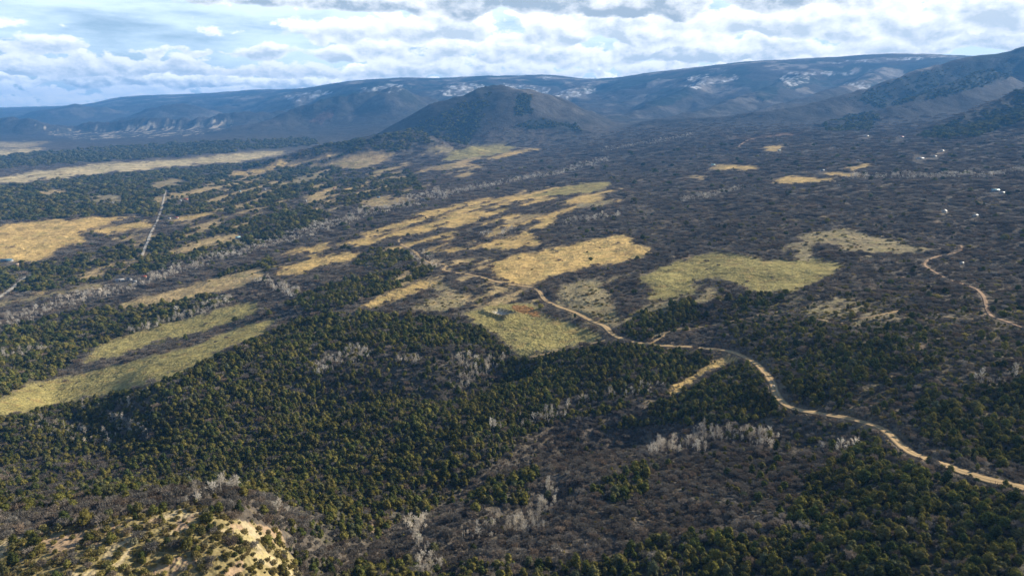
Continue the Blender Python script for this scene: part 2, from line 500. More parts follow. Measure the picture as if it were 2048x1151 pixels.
# roads: (points in the picture, width in metres)
ROADS = {
    'dirt_road': ([(2300, 1020), (2180, 1006), (2100, 990), (2030, 975), (1960, 955), (1890, 930), (1830, 910), (1795, 885), (1780, 868), (1750, 852), (1700, 838), (1640, 827), (1590, 818), (1565, 805),
                   (1552, 785), (1545, 765), (1530, 745), (1510, 725), (1480, 710), (1440, 700), (1380, 694), (1310, 690), (1260, 682), (1225, 668), (1205, 650), (1160, 630), (1120, 615),
                   (1090, 600), (1078, 583), (1062, 575), (1040, 572), (1000, 565), (950, 552), (908, 545), (887, 540), (893, 533), (884, 528), (860, 526), (842, 516), (826, 501), (806, 491), (797, 481), (806, 475)], 5.6),
    'red_dirt_road': ([(2120, 690), (2075, 668), (2030, 650), (1990, 635), (1975, 622), (1970, 600), (1955, 580), (1925, 568), (1880, 550), (1851, 532), (1854, 521), (1875, 513), (1918, 503), (1922, 491)], 2.8),
    'dirt_track': ([(1972, 628), (1955, 636), (1920, 638), (1890, 635)], 1.7),
    'dirt_track.001': ([(1620, 636), (1648, 641), (1675, 649), (1700, 640), (1750, 632), (1797, 622)], 1.7),
    'dirt_track.002': ([(1300, 688), (1320, 676), (1345, 662), (1400, 655), (1450, 646), (1505, 634), (1562, 622)], 1.7),
    'dirt_track.003': ([(1060, 715), (1080, 711), (1130, 700), (1180, 688), (1210, 680)], 1.7),
    'gravel_road': ([(-60, 618), (0, 592), (40, 562), (72, 546), (120, 538)], 6.5),
    'gravel_lane': ([(262, 520), (280, 515), (288, 500), (300, 470), (310, 450), (318, 432), (326, 405), (333, 380)], 5.5),
    'farm_lane': ([(225, 549), (262, 532), (290, 520), (313, 513)], 5.0),
    'red_dirt_lane': ([(1477, 294), (1487, 286), (1500, 279), (1530, 274), (1560, 271), (1600, 268)], 9.0),
}


def smooth_line(P, step):
    P = np.array(P)
    out = []
    for i in range(len(P) - 1):
        p0, p1, p2, p3 = P[max(i - 1, 0)], P[i], P[i + 1], P[min(i + 2, len(P) - 1)]
        k = max(2, int(np.hypot(*(p2 - p1)[:2]) / step))
        for t in np.linspace(0, 1, k, endpoint=False):
            out.append(0.5 * ((2 * p1) + (-p0 + p2) * t + (2 * p0 - 5 * p1 + 4 * p2 - p3) * t * t + (-p0 + 3 * p1 - 3 * p2 + p3) * t ** 3))
    out.append(P[-1])
    return np.array(out)


road_d = np.full(ZZ.shape, 1e9)     # distance to the nearest road edge, for the cover map
ROADLINES = {}
for nm, (pp, wd) in ROADS.items():
    G = [pick(a, b)[:2] for a, b in pp]
    mid_d = np.median([g[1] for g in G])
    L = smooth_line(G, max(2.5, mid_d * 0.004))
    ROADLINES[nm] = (L, wd)
    rs = slice(max(0, np.searchsorted(yg, L[:, 1].min() - 40) - 1), min(NR, np.searchsorted(yg, L[:, 1].max() + 40) + 1))
    sx, sy = XX[rs], YY[rs]
    d = np.full(sx.shape, 1e9)
    zr = np.zeros(sx.shape)
    LZ = ground(L[:, 0], L[:, 1])
    ker = np.ones(9) / 9
    LZ = np.convolve(np.pad(LZ, 4, mode='edge'), ker, mode='valid')
    for i in range(len(L)):
        cs = slice(max(0, int((L[i, 0] - 30) / L[i, 1] / (U1 - U0) * (NC - 1) + (NC - 1) / 2 - 4)), min(NC, int((L[i, 0] + 30) / L[i, 1] / (U1 - U0) * (NC - 1) + (NC - 1) / 2 + 5)))
        q = np.hypot(sx[:, cs] - L[i, 0], sy[:, cs] - L[i, 1])
        b = q < d[:, cs]
        d[:, cs] = np.where(b, q, d[:, cs])
        zr[:, cs] = np.where(b, LZ[i], zr[:, cs])
    # grade the ground level across the road, leaving a cut bank beside it
    f = 1 - sstep(d, wd * 0.6, wd * 1.3)
    ZZ[rs] = ZZ[rs] * (1 - f) + zr * f + 0.5 * np.exp(-((d - wd * 1.25) / (wd * 0.28)) ** 2) * (sy < 1400)
    road_d[rs] = np.minimum(road_d[rs], d - wd * 0.5)
PX, PY = project(XX, YY, ZZ)

# ------------------------------------------------------------------ what covers the ground
WX = PX + (fbm(UU * 46, VV * 40, 3) * 7.0)
WY = PY + (fbm(UU * 46 + 50, VV * 40 + 20, 3) * 3.2)


def inside(poly, x=None, y=None):
    x = WX if x is None else x
    y = WY if y is None else y
    P = np.array(poly, float)
    res = np.zeros(x.shape, bool)
    bb = (x >= P[:, 0].min()) & (x <= P[:, 0].max()) & (y >= P[:, 1].min()) & (y <= P[:, 1].max())
    xs, ys = x[bb], y[bb]
    r = np.zeros(xs.shape, bool)
    j = len(P) - 1
    for i in range(len(P)):
        xi, yi, xj, yj = P[i][0], P[i][1], P[j][0], P[j][1]
        if yi != yj:
            r ^= ((yi > ys) != (yj > ys)) & (xs < (xj - xi) * (ys - yi) / (yj - yi) + xi)
        j = i
    res[bb] = r
    return res


GOLD, OLIVE, TAN, SAGE, PALE = (0.56, 0.392, 0.150), (0.285, 0.245, 0.092), (0.42, 0.315, 0.155), (0.265, 0.222, 0.125), (0.55, 0.45, 0.25)
MEADOWS = [
    (GOLD, 0.56, [(530, 530), (700, 470), (850, 420), (1060, 380), (1245, 360), (1245, 402), (1110, 440), (1085, 466), (1000, 482), (940, 505), (870, 505), (770, 500), (620, 545)]),
    (TAN, 0.60, [(380, 372), (560, 325), (700, 303), (960, 300), (965, 345), (850, 385), (700, 420), (450, 440)]),
    (TAN, 0.50, [(840, 520), (900, 520), (990, 500), (985, 560), (1060, 575), (1080, 605), (1000, 612), (930, 612), (850, 585), (800, 590), (700, 622), (780, 570)]),
    (SAGE, 0.42, [(1110, 600), (1240, 650), (1300, 600), (1400, 560), (1460, 600), (1360, 605), (1270, 650), (1240, 665), (1150, 640)]),
    (TAN, 0.60, [(230, 470), (520, 400), (560, 420), (450, 480), (330, 510), (240, 545), (150, 575), (30, 610), (0, 600), (150, 560)]),
    (GOLD, 0.03, [(985, 525), (1030, 512), (1100, 498), (1180, 482), (1245, 469), (1262, 473), (1270, 490), (1300, 497), (1285, 515), (1225, 527), (1150, 538), (1085, 556), (1060, 570), (1005, 562), (985, 545)]),
    (OLIVE, 0.06, [(1275, 560), (1300, 545), (1340, 530), (1420, 505), (1470, 507), (1530, 520), (1590, 522), (1600, 508), (1640, 522), (1690, 528), (1650, 555), (1590, 580), (1510, 583), (1480, 570), (1440, 555), (1400, 557), (1375, 570), (1395, 580), (1330, 600), (1290, 600), (1310, 575)]),
    (SAGE, 0.10, [(1590, 470), (1690, 457), (1740, 470), (1860, 500), (1820, 507), (1740, 502), (1690, 500), (1660, 485), (1625, 487), (1618, 522), (1585, 520), (1600, 500), (1560, 500), (1580, 488), (1615, 485)]),
    (SAGE, 0.06, [(1120, 575), (1160, 563), (1200, 560), (1270, 545), (1195, 572), (1215, 590), (1225, 610), (1240, 640), (1225, 655), (1180, 635), (1130, 610), (1115, 590)]),
    (OLIVE, 0.03, [(930, 625), (960, 618), (1000, 608), (1060, 605), (1100, 640), (1130, 642), (1200, 672), (1195, 680), (1120, 695), (1040, 712), (1000, 670), (950, 645)]),
    (GOLD, 0.12, [(720, 612), (790, 580), (850, 560), (880, 565), (800, 597), (740, 615)]),
    (SAGE, 0.20, [(850, 560), (900, 572), (920, 590), (945, 605), (880, 622), (820, 618), (850, 600), (890, 590)]),
    (OLIVE, 0.03, [(165, 728), (195, 690), (300, 657), (400, 629), (480, 609), (516, 604), (512, 626), (440, 651), (330, 682), (240, 710)]),
    (OLIVE, 0.02, [(-60, 836), (0, 798), (60, 766), (170, 748), (280, 718), (400, 688), (440, 670), (500, 648), (548, 639), (524, 668), (444, 704), (356, 750), (226, 786), (100, 814), (0, 838)]),
    (TAN, 0.03, [(240, 608), (325, 587), (400, 565), (460, 548), (527, 536), (524, 556), (484, 573), (400, 592), (330, 606), (245, 616)]),
    (GOLD, 0.06, [(550, 545), (580, 530), (640, 515), (720, 503), (715, 515), (660, 528), (600, 545), (555, 552)]),
    (GOLD, 0.405, [(535, 520), (590, 500), (680, 480), (740, 462), (800, 447), (850, 430), (880, 442), (960, 447), (880, 458), (820, 470), (760, 480), (720, 490), (660, 490), (590, 512), (545, 522)]),
    (GOLD, 0.41, [(800, 447), (850, 428), (900, 413), (1000, 395), (1080, 384), (1095, 394), (1040, 405), (960, 420), (1000, 428), (960, 447), (900, 452), (850, 450)]),
    (OLIVE, 0.10, [(1060, 392), (1100, 380), (1170, 366), (1222, 365), (1200, 382), (1130, 390)]),
    (GOLD, 0.16, [(950, 492), (985, 483), (1035, 472), (1060, 462), (1075, 475), (1080, 487), (1010, 500), (985, 497)]),
    (SAGE, 0.20, [(1160, 405), (1225, 402), (1200, 415), (1150, 412)]),
    (TAN, 0.10, [(1010, 440), (1075, 425), (1085, 432), (1020, 447)]),
    (GOLD, 0.02, [(-80, 458), (0, 452), (40, 445), (100, 440), (180, 436), (275, 432), (220, 447), (160, 462), (170, 480), (120, 495), (80, 521), (0, 522), (-80, 522)]),
    (GOLD, 0.05, [(170, 464), (230, 452), (300, 440), (305, 450), (210, 468)]),
    (SAGE, 0.05, [(-60, 622), (0, 605), (120, 582), (200, 567), (202, 573), (110, 590), (0, 612)]),
    (PALE, 0.10, [(-80, 366), (0, 356), (60, 345), (140, 335), (230, 325), (330, 322), (420, 313), (500, 305), (570, 303), (560, 308), (480, 322), (380, 330), (250, 342), (150, 352), (60, 362), (0, 366), (-80, 374)]),
    (PALE, 0.02, [(-80, 288), (0, 285), (110, 283), (50, 294), (0, 294), (-80, 296)]),
    (PALE, 0.02, [(-80, 302), (0, 300), (90, 296), (60, 304), (0, 309), (-80, 312)]),
    (SAGE, 0.15, [(290, 374), (330, 358), (368, 362), (340, 376)]),
    (TAN, 0.15, [(665, 330), (685, 314), (740, 308), (785, 310), (760, 325), (740, 335), (690, 336)]),
    (OLIVE, 0.04, [(890, 322), (905, 302), (960, 290), (1000, 289), (1032, 294), (990, 310), (920, 319)]),
    (GOLD, 0.03, [(960, 319), (1050, 298), (1078, 299), (1000, 316)]),
    (SAGE, 0.05, [(852, 294), (905, 294), (900, 306), (850, 303)]),
    (TAN, 0.20, [(718, 402), (760, 394), (832, 397), (800, 408), (740, 416)]),
    (TAN, 0.30, [(830, 342), (920, 324), (965, 331), (880, 341), (835, 346)]),
    (GOLD, 0.05, [(690, 378), (737, 366), (730, 373), (690, 381)]),
    (GOLD, 0.05, [(1408, 339), (1440, 330), (1522, 332), (1510, 338), (1440, 339)]),
    (GOLD, 0.05, [(1538, 365), (1575, 352), (1672, 358), (1640, 363), (1580, 367)]),
    (GOLD, 0.02, [(1693, 338), (1743, 326), (1740, 331), (1708, 341)]),
    (GOLD, 0.05, [(1650, 347), (1732, 347), (1722, 352), (1660, 351)]),
    (TAN, 0.05, [(1378, 353), (1410, 350), (1405, 359)]),
    (GOLD, 0.05, [(1528, 294), (1562, 290), (1558, 303), (1535, 301)]),
    (GOLD, 0.10, [(1335, 790), (1345, 772), (1370, 755), (1410, 732), (1455, 714), (1475, 716), (1440, 733), (1390, 762), (1355, 788)]),
    (SAGE, 0.45, [(1580, 590), (1640, 588), (1700, 600), (1790, 620), (1812, 642), (1720, 652), (1660, 642), (1600, 622)]),
    (TAN, 0.20, [(330, 503), (400, 480), (470, 466), (482, 480), (420, 493), (350, 507)]),
    (GOLD, 0.05, [(345, 438), (420, 424), (437, 427), (350, 442)]),
    (TAN, 0.15, [(70, 383), (130, 379), (135, 384), (80, 389)]),
    (SAGE, 0.25, [(180, 388), (250, 391), (245, 404), (190, 404)]),
    (TAN, 0.25, [(300, 395), (420, 375), (520, 355), (540, 358), (420, 385), (310, 405)]),
    (SAGE, 0.25, [(555, 365), (640, 345), (660, 352), (560, 376)]),
    (GOLD, 0.30, [(455, 345), (520, 338), (560, 322), (575, 325), (530, 345), (470, 352)]),
]
EVERGREEN = [
    (0.80, [(-300, 900), (0, 836), (300, 775), (550, 665), (600, 640), (720, 625), (900, 640), (960, 655), (1000, 690), (1040, 715), (1100, 712), (1200, 690), (1300, 690), (1420, 720), (1340, 790), (1250, 820), (1100, 850), (980, 930), (900, 1000), (820, 1050), (640, 1040), (560, 1000), (420, 970), (200, 1000), (0, 1040), (-300, 1040)]),
    (0.30, [(620, 705), (760, 692), (960, 690), (1010, 760), (900, 830), (800, 790), (650, 790)]),
    (0.28, [(1120, 800), (1200, 775), (1340, 765), (1350, 790), (1230, 815), (1110, 840)]),
    (0.30, [(-200, 960), (0, 930), (180, 900), (260, 930), (380, 965), (200, 1010), (0, 1040), (-200, 1060)]),
    (0.85, [(1240, 662), (1290, 622), (1380, 600), (1405, 640), (1330, 672), (1260, 682)]),
    (0.90, [(1050, 722), (1200, 702), (1400, 702), (1425, 730), (1350, 762), (1150, 790), (1050, 770)]),
    (0.90, [(1350, 792), (1480, 728), (1540, 762), (1560, 832), (1450, 852), (1300, 850), (1200, 862)]),
    (0.95, [(1585, 1010), (1650, 930), (1740, 878), (1800, 925), (1950, 985), (2060, 1000), (2300, 1040), (2300, 1500), (1150, 1500), (1180, 1130), (1300, 1085), (1440, 1065), (1540, 1085)]),
    (0.60, [(600, 1500), (620, 1110), (700, 1130), (1180, 1130), (1150, 1500)]),
    (0.80, [(1180, 985), (1270, 930), (1300, 930), (1290, 985), (1230, 1012)]),
    (0.75, [(920, 1010), (980, 958), (1080, 938), (1060, 1000), (1040, 1015)]),
    (0.12, [(-300, 1110), (0, 1068), (250, 1014), (480, 990), (600, 1060), (640, 1085), (620, 1151), (600, 1500), (-300, 1500)]),
    (0.60, [(610, 1050), (700, 1040), (790, 1030), (770, 1080), (640, 1090)]),
    (0.32, [(1400, 640), (1500, 600), (1600, 640), (1750, 660), (1830, 640), (1900, 700), (1850, 790), (1700, 760), (1560, 740), (1500, 700)]),
    (0.75, [(1560, 745), (1640, 750), (1720, 780), (1680, 820), (1600, 800), (1565, 775)]),
    (0.75, [(1830, 790), (2048, 760), (2300, 760), (2300, 990), (2048, 950), (1900, 905), (1830, 860)]),
    (0.65, [(1640, 690), (1800, 680), (1830, 720), (1700, 760), (1640, 730)]),
    (0.78, [(-200, 690), (0, 655), (150, 625), (330, 603), (420, 590), (470, 600), (300, 662), (180, 700), (100, 760), (0, 795), (-200, 840)]),
    (0.75, [(560, 610), (640, 580), (700, 560), (780, 545), (840, 525), (870, 535), (850, 555), (760, 590), (640, 630)]),
    (0.55, [(740, 500), (800, 490), (830, 520), (760, 540), (700, 530)]),
    (0.72, [(-200, 535), (0, 528), (120, 522), (330, 470), (480, 440), (620, 415), (660, 430), (640, 450), (520, 490), (300, 545), (200, 562), (100, 578), (-200, 620)]),
    (0.70, [(350, 590), (450, 545), (540, 515), (560, 535), (530, 545), (440, 560)]),
    (0.78, [(-200, 395), (0, 372), (200, 352), (550, 322), (650, 290), (760, 270), (820, 262), (870, 285), (700, 325), (640, 370), (560, 410), (400, 432), (270, 430), (0, 442), (-200, 450)]),
    (0.50, [(640, 370), (820, 340), (850, 380), (700, 410), (600, 415)]),
    (0.80, [(808, 262), (860, 238), (925, 207), (985, 188), (960, 250), (930, 292), (870, 275)]),
    (0.75, [(1035, 190), (1060, 192), (1065, 220), (1045, 235), (1030, 230)]),
    (0.80, [(-200, 325), (100, 302), (300, 288), (620, 275), (640, 288), (420, 308), (200, 322), (-200, 350)]),
    (0.50, [(1500, 590), (1580, 585), (1560, 610), (1500, 620), (1440, 600)]),
]
AGRID = YY * YY * (ug[1] - ug[0]) * (vg[1] - vg[0])     # ground area of a grid cell

ever = np.full(ZZ.shape, 0.022)
ever += 0.08 * sstep(PX, 1350, 1600) * sstep(PY, 560, 640)
ever += 0.14 * (1 - sstep(PX, 600, 900)) * sstep(-PY, -520, -330)
for dens, poly in EVERGREEN:
    m = inside(poly)
    ever = np.where(m, dens, ever)
clump = fbm(UU * 60 + 3, VV * 52, 4)
ever_n = np.clip(ever * (1 + 0.9 * clump) , 0, 1)
ever_n = np.where(ever > 0.7, np.clip(ever * (1 + 0.9 * clump + 0.5 * fbm(UU * 22, VV * 20 + 33, 2)), 0.06, 1), ever_n)

mead = np.full(ZZ.shape, -1, int)
mcol = np.zeros(ZZ.shape + (3,))
hedge = fbm(UU * 150 + 7, VV * 330, 3) + 0.6 * fbm(UU * 35, VV * 120 + 4, 2)
_ac = PY + 0.27 * PX
streak = fbm(PX / 75.0 + 3, _ac / 8.5, 3) * 1.15 + 0.5 * fbm(PX / 260.0, _ac / 30.0 + 8, 2)
for k, (c, hole, poly) in enumerate(MEADOWS):
    m = inside(poly) & ((streak if hole > 0.4 else hedge) < (0.95 - hole * 2.4 if hole not in (0.405, 0.41) else 0.28))
    mead[m] = k
    mcol[m] = c
is_m = mead >= 0
near_m = is_m.copy()          # grass margin kept free of big clumps
for dr, dc in ((0, 1), (0, -1), (1, 0), (-1, 0), (2, 0), (0, 2), (0, -2), (-2, 0)):
    near_m |= np.roll(np.roll(is_m, dr, 0), dc, 1)

# bare pale-trunked trees: lines and patches of the picture with a half width
PALES = [
    (22, 0.6, [(-40, 660), (40, 640), (140, 600), (250, 575), (340, 545), (420, 520), (500, 497), (580, 475), (660, 452), (720, 430), (800, 408), (880, 390)]),
    (9, 0.7, [(880, 390), (960, 375), (1040, 358), (1120, 345), (1210, 320)]),
    (8, 0.5, [(1210, 300), (1300, 285), (1380, 270)]),
    (16, 0.9, [(270, 665), (320, 650), (400, 622), (450, 600)]),
    (10, 0.8, [(0, 712), (60, 708), (90, 702)]),
    (20, 0.8, [(520, 560), (560, 575), (590, 590)]),
    (10, 0.6, [(1700, 355), (1990, 350), (2048, 340)]),
    (9, 0.7, [(1365, 400), (1430, 390), (1480, 378)]),
    (11, 0.8, [(970, 470), (1020, 462)]),
    (10, 0.5, [(1130, 445), (1230, 432)]),
    (22, 1.0, [(838, 515), (862, 528)]),
    (30, 0.7, [(640, 740), (690, 715), (720, 705)]),
    (30, 0.95, [(930, 720), (960, 740), (990, 725)]),
    (26, 0.7, [(920, 770), (950, 750)]),
    (16, 0.5, [(790, 720), (830, 722)]),
    (26, 1.0, [(235, 850), (265, 855), (290, 860)]),
    (30, 0.35, [(80, 850), (130, 870), (220, 880)]),
    (14, 0.6, [(230, 812), (260, 815)]),
    (16, 0.4, [(160, 815), (190, 820)]),
    (26, 0.9, [(1315, 902), (1400, 892)]),
    (34, 1.0, [(1405, 872), (1460, 872), (1530, 882)]),
    (22, 0.8, [(1100, 980), (1095, 1010), (1070, 1030), (1030, 1055)]),
    (26, 0.8, [(940, 1068), (1000, 1062), (1070, 1058)]),
    (30, 0.7, [(830, 1055), (850, 1100), (860, 1140)]),
    (16, 0.5, [(990, 860), (1030, 855), (1120, 830)]),
    (10, 0.6, [(380, 1010), (440, 985), (500, 975)]),
    (16, 0.4, [(1920, 770), (1990, 765), (2040, 750)]),
    (10, 0.4, [(1640, 905), (1700, 895)]),
    (12, 0.5, [(540, 1020), (590, 1030)]),
    (16, 0.35, [(1110, 830), (1180, 800), (1320, 775)]),
]
pale = np.zeros(ZZ.shape)
for hw, dens, line in PALES:
    P = np.array(line, float)
    bb = (WX > P[:, 0].min() - hw) & (WX < P[:, 0].max() + hw) & (WY > P[:, 1].min() - hw) & (WY < P[:, 1].max() + hw)
    wx, wy = WX[bb], WY[bb]
    d = np.full(wx.shape, 1e9)
    for i in range(len(P) - 1):
        ax, ay = P[i]
        bx, by = P[i + 1]
        L2 = (bx - ax) ** 2 + (by - ay) ** 2
        t = np.clip(((wx - ax) * (bx - ax) + (wy - ay) * (by - ay)) / L2, 0, 1)
        d = np.minimum(d, np.hypot(wx - ax - t * (bx - ax), (wy - ay - t * (by - ay)) * 1.6))
    pale[bb] = np.maximum(pale[bb], dens * (1 - sstep(d, hw * 0.5, hw * 0.9)))
pale *= np.clip(0.75 + 1.1 * fbm(UU * 120, VV * 90 + 70, 2), 0, 1)

WH, GR, BL, RD, TL, DK, TN = (0.40, 0.40, 0.39), (0.28, 0.29, 0.30), (0.07, 0.19, 0.28), (0.42, 0.10, 0.06), (0.30, 0.52, 0.54), (0.07, 0.07, 0.075), (0.46, 0.34, 0.22)
HOUSES = [  # picture column, row, length in the picture, turn, length to width, walls, roof, label
    (14, 523, 26, 0.1, 2.4, GR, BL, 'long blue roofed barn at the left edge below the golden field'),
    (34, 531, 9, 0.5, 1.4, TN, TN, 'small tan shed next to the blue roofed barn'),
    (240, 562, 20, 0.3, 3.0, WH, WH, 'long low white roofed shed in the farmyard by the creek'),
    (259, 560, 12, -0.5, 1.3, GR, DK, 'farmhouse with a black gable roof among white sheds by the creek'),
    (270, 565, 9, 0.6, 1.5, WH, GR, 'small white shed below the black roofed farmhouse'),
    (289, 555, 12, 0.2, 2.2, TN, RD, 'red roofed shed right of the farmyard by the creek'),
    (476, 477, 12, 0.5, 1.3, WH, TL, 'lone house with pale teal roof beside a tan clearing'),
    (372, 400, 11, 0.2, 2.0, TN, RD, 'red roofed house in dark woods beside the gravel lane'),
    (361, 402, 5, 0.1, 1.3, WH, WH, 'tiny white shed left of the red roofed house in the woods'),
    (339, 438, 7, 0.2, 1.5, WH, WH, 'small white house right of the gravel lane'),
    (353, 437, 10, 0.1, 2.0, WH, RD, 'white house with a red roof on the golden strip'),
    (1888, 425, 11, 0.7, 1.1, WH, WH, 'white house with a tall white roof alone on the right slope'),
    (1950, 433, 11, 0.1, 1.8, WH, WH, 'low white roofed house right of the tall white house'),
    (1840, 318, 18, 0.05, 3.2, WH, WH, 'long white barn near the foot of the right mountain'),
    (1869, 314, 8, 0.2, 1.6, WH, GR, 'small grey roofed shed between two white barns on the right'),
    (1884, 303, 8, 0.4, 1.3, WH, WH, 'small white farmhouse above the long white barn'),
    (1803, 275, 9, 0.1, 1.8, WH, RD, 'red roofed ranch house where the dark spur meets the valley'),
    (1733, 273, 10, 0.1, 2.2, WH, WH, 'white ranch building at the mountain foot, left of the red roof'),
    (1990, 383, 17, -0.2, 2.0, GR, TL, 'teal roofed house near the right edge'),
    (2004, 387, 10, 0.0, 2.2, WH, WH, 'white roofed garage right of the teal roofed house'),
    (1923, 528, 9, 0.05, 2.4, WH, WH, 'small white trailer beside the red dirt road'),
    (1558, 302, 6, 0.2, 1.5, WH, TL, 'tiny pale blue house under a small golden field'),
    (1426, 331, 11, 0.1, 2.0, GR, TL, 'teal roofed house left of a golden strip'),
    (1645, 342, 8, 0.1, 1.6, GR, GR, 'grey house above a narrow golden strip'),
    (1716, 322, 6, 0.1, 1.6, WH, WH, 'tiny white house above the slanting golden field'),
    (1677, 372, 4, 0.1, 1.4, WH, WH, 'tiny white shed in the scrub right of the golden field'),
    (757, 396, 9, 0.2, 1.8, GR, BL, 'blue grey house on the tan clearing by the creek'),
    (480, 384, 6, 0.2, 1.5, WH, TL, 'small teal roofed cabin in the dark woods'),
    (530, 380, 6, 0.3, 1.5, WH, WH, 'small white cabin on a pale clearing in the woods'),
    (668, 378, 6, 0.2, 1.6, TN, RD, 'tiny red roofed cabin left of a golden strip'),
    (612, 403, 5, 0.3, 1.2, WH, WH, 'tiny white cabin above a yellow grass sliver'),
    (225, 406, 4, 0.1, 1.6, WH, WH, 'tiny white shed on the sage clearing at left'),
]

# bare earth of the sunlit knoll, other scattered bare soil
knoll = inside([(-300, 1120), (0, 1080), (160, 1045), (380, 1010), (560, 1060), (600, 1151), (560, 1500), (-300, 1500)])
soil_n = fbm(XX / 9.0, YY / 14.0 + 3, 4)
soil = np.where(knoll, sstep(soil_n, 0.12, 0.36), 0.0)
soil = np.maximum(soil, 0.8 * sstep(fbm(XX / 60 + 40, YY / 60, 4), 0.72, 0.95) * (YY < 2500))
soil = np.maximum(soil, np.where(inside([(690, 1050), (730, 1040), (800, 1040), (770, 1065), (700, 1075)]), 0.8, 0))

road_clear = sstep(road_d, 0.3 + DD * 0.0008, 1.8 + DD * 0.0022)
for (hx, hy, hl) in [h[:3] for h in HOUSES]:
    rad = np.hypot((PX - hx) / (hl * 0.8 + 3), (PY - hy - 1.5) / (hl * 0.35 + 3.5))
    road_clear *= sstep(rad, 0.8, 1.15)
ever_n = ever_n * (~is_m | (clump > 0.95)) * road_clear
ever_n = np.where(knoll, ever_n * (1 - 0.75 * soil), ever_n)
pale *= road_clear * (~is_m)
oak_n = np.clip(0.98 + 0.5 * fbm(UU * 90 + 30, VV * 80, 3), 0.35, 1.0) * (1 - 0.8 * np.clip(ever_n, 0, 1)) * (1 - pale * 0.5) * road_clear
oak_n = np.where(is_m, 0, np.where(near_m & (DD > 500), oak_n * 0.25, oak_n))
ever_n = np.where(near_m & ~is_m & (DD > 700), ever_n * 0.4, ever_n)
oak_n = np.where(knoll, 0.12 * (1 - soil), oak_n)
# open sage ground on the right, thin scrub there
open_r = sstep(PX, 1380, 1600) * sstep(PY, 540, 640) * (1 - sstep(PY, 800, 900)) * sstep(fbm(UU * 40, VV * 60, 3), -0.35, 0.35)
oak_n *= 1 - 0.7 * open_r
open2 = sstep(fbm(UU * 30 + 11, VV * 70, 4), 0.12, 0.55) * sstep(PX, 700, 1100) * sstep(PY, 315, 380) * (1 - sstep(PY, 860, 960))
open2 = np.maximum(open2, 0.8 * sstep(fbm(UU * 55 + 1, VV * 60, 3), 0.30, 0.6) * sstep(PY, 800, 900))
oak_n *= 1 - 0.55 * open2
pondz = sstep(-re, -1.5, -1.3)
oak_n *= 1 - pondz
ever_n *= 1 - pondz

# ground colours (what the soil, litter, grass or rock itself is)
col = np.zeros(ZZ.shape + (3,))


def lay(mask, c):
    nz = np.asarray(mask, float)
    w = nz > 0
    v = nz[w][:, None]
    col[w] = col[w] * (1 - v) + np.array(c) * v


vr = fbm(XX / 240.0, YY / 240.0, 4)
vf = fbm(UU * 210, VV * 190, 3)
lay(np.ones(ZZ.shape), (0.110, 0.098, 0.080))
lay(0.5 * sstep(vr, -0.2, 0.5), (0.125, 0.098, 0.078))
lay(0.35 * sstep(vf, 0.0, 0.7), (0.072, 0.070, 0.062))
lay(open_r * 0.75, (0.20, 0.165, 0.10))
lay(open2 * 0.6, (0.185, 0.150, 0.095))
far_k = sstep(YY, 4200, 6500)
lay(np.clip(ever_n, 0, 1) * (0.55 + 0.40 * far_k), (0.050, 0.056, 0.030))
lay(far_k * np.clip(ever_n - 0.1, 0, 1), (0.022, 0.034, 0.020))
lay(knoll * 0.9, (0.27, 0.222, 0.100))
soilc = fbm(XX / 40.0 + 9, YY / 40.0, 3)
lay(soil * (soilc < 0.12), (0.34, 0.245, 0.155))
lay(soil * (soilc >= 0.12), (0.40, 0.33, 0.20))
lay(soil * sstep(soil_n, 0.45, 0.6) * (fbm(XX / 25, YY / 25 + 60, 2) > 0.1), (0.42, 0.35, 0.17))
# meadows: grass in tones of gold and olive with worn and damp streaks
lay(is_m, (0, 0, 0))
tone = (1 + 0.26 * fbm(UU * 75, VV * 160, 4) + 0.10 * vf + 0.22 * fbm(UU * 330 + VV * 160, VV * 620, 2))[..., None]
grs = mcol * tone
grs = grs + (np.array(OLIVE) - grs) * (0.55 * sstep(fbm(UU * 28 + 80, VV * 40, 3), 0.1, 0.6))[..., None]
grs = grs + (np.array((0.34, 0.19, 0.08)) - grs) * (0.28 * sstep(fbm(UU * 38 + 20, VV * 60 + 5, 3), 0.25, 0.7))[..., None]
col = np.where(is_m[..., None], grs, col)
def blur(a, k=3):
    for ax in (0, 1):
        a = sum(np.roll(a, d_, ax) for d_ in range(-k, k + 1)) / (2 * k + 1)
    return a


mb = blur(is_m.astype(float))
for ch in range(3):
    cb = blur(np.where(is_m, mcol[..., ch], 0)) / np.maximum(mb, 1e-3)
    wgt = np.where(is_m, 0, np.clip(mb * 1.5 * (0.7 + 0.8 * vf), 0, 0.85))
    col[..., ch] = col[..., ch] * (1 - wgt) + cb * 0.8 * wgt
    wgt = np.where(is_m, np.clip((1 - mb) * 0.8 * (0.6 + vf), 0, 0.6), 0)
    col[..., ch] = col[..., ch] * (1 - wgt) + (0.15, 0.125, 0.085)[ch] * wgt
redm = inside([(1025, 612), (1050, 608), (1075, 622), (1085, 634), (1060, 630), (1030, 620)])
lay(redm * 0.75, (0.30, 0.135, 0.05))
lay((sstep(-road_d, -1.6, -0.2)) * 0.7, (0.27, 0.19, 0.11))
lay(bank * 0.75, (0.13, 0.115, 0.065))
lay(pond * 0.95, (0.58, 0.53, 0.45))

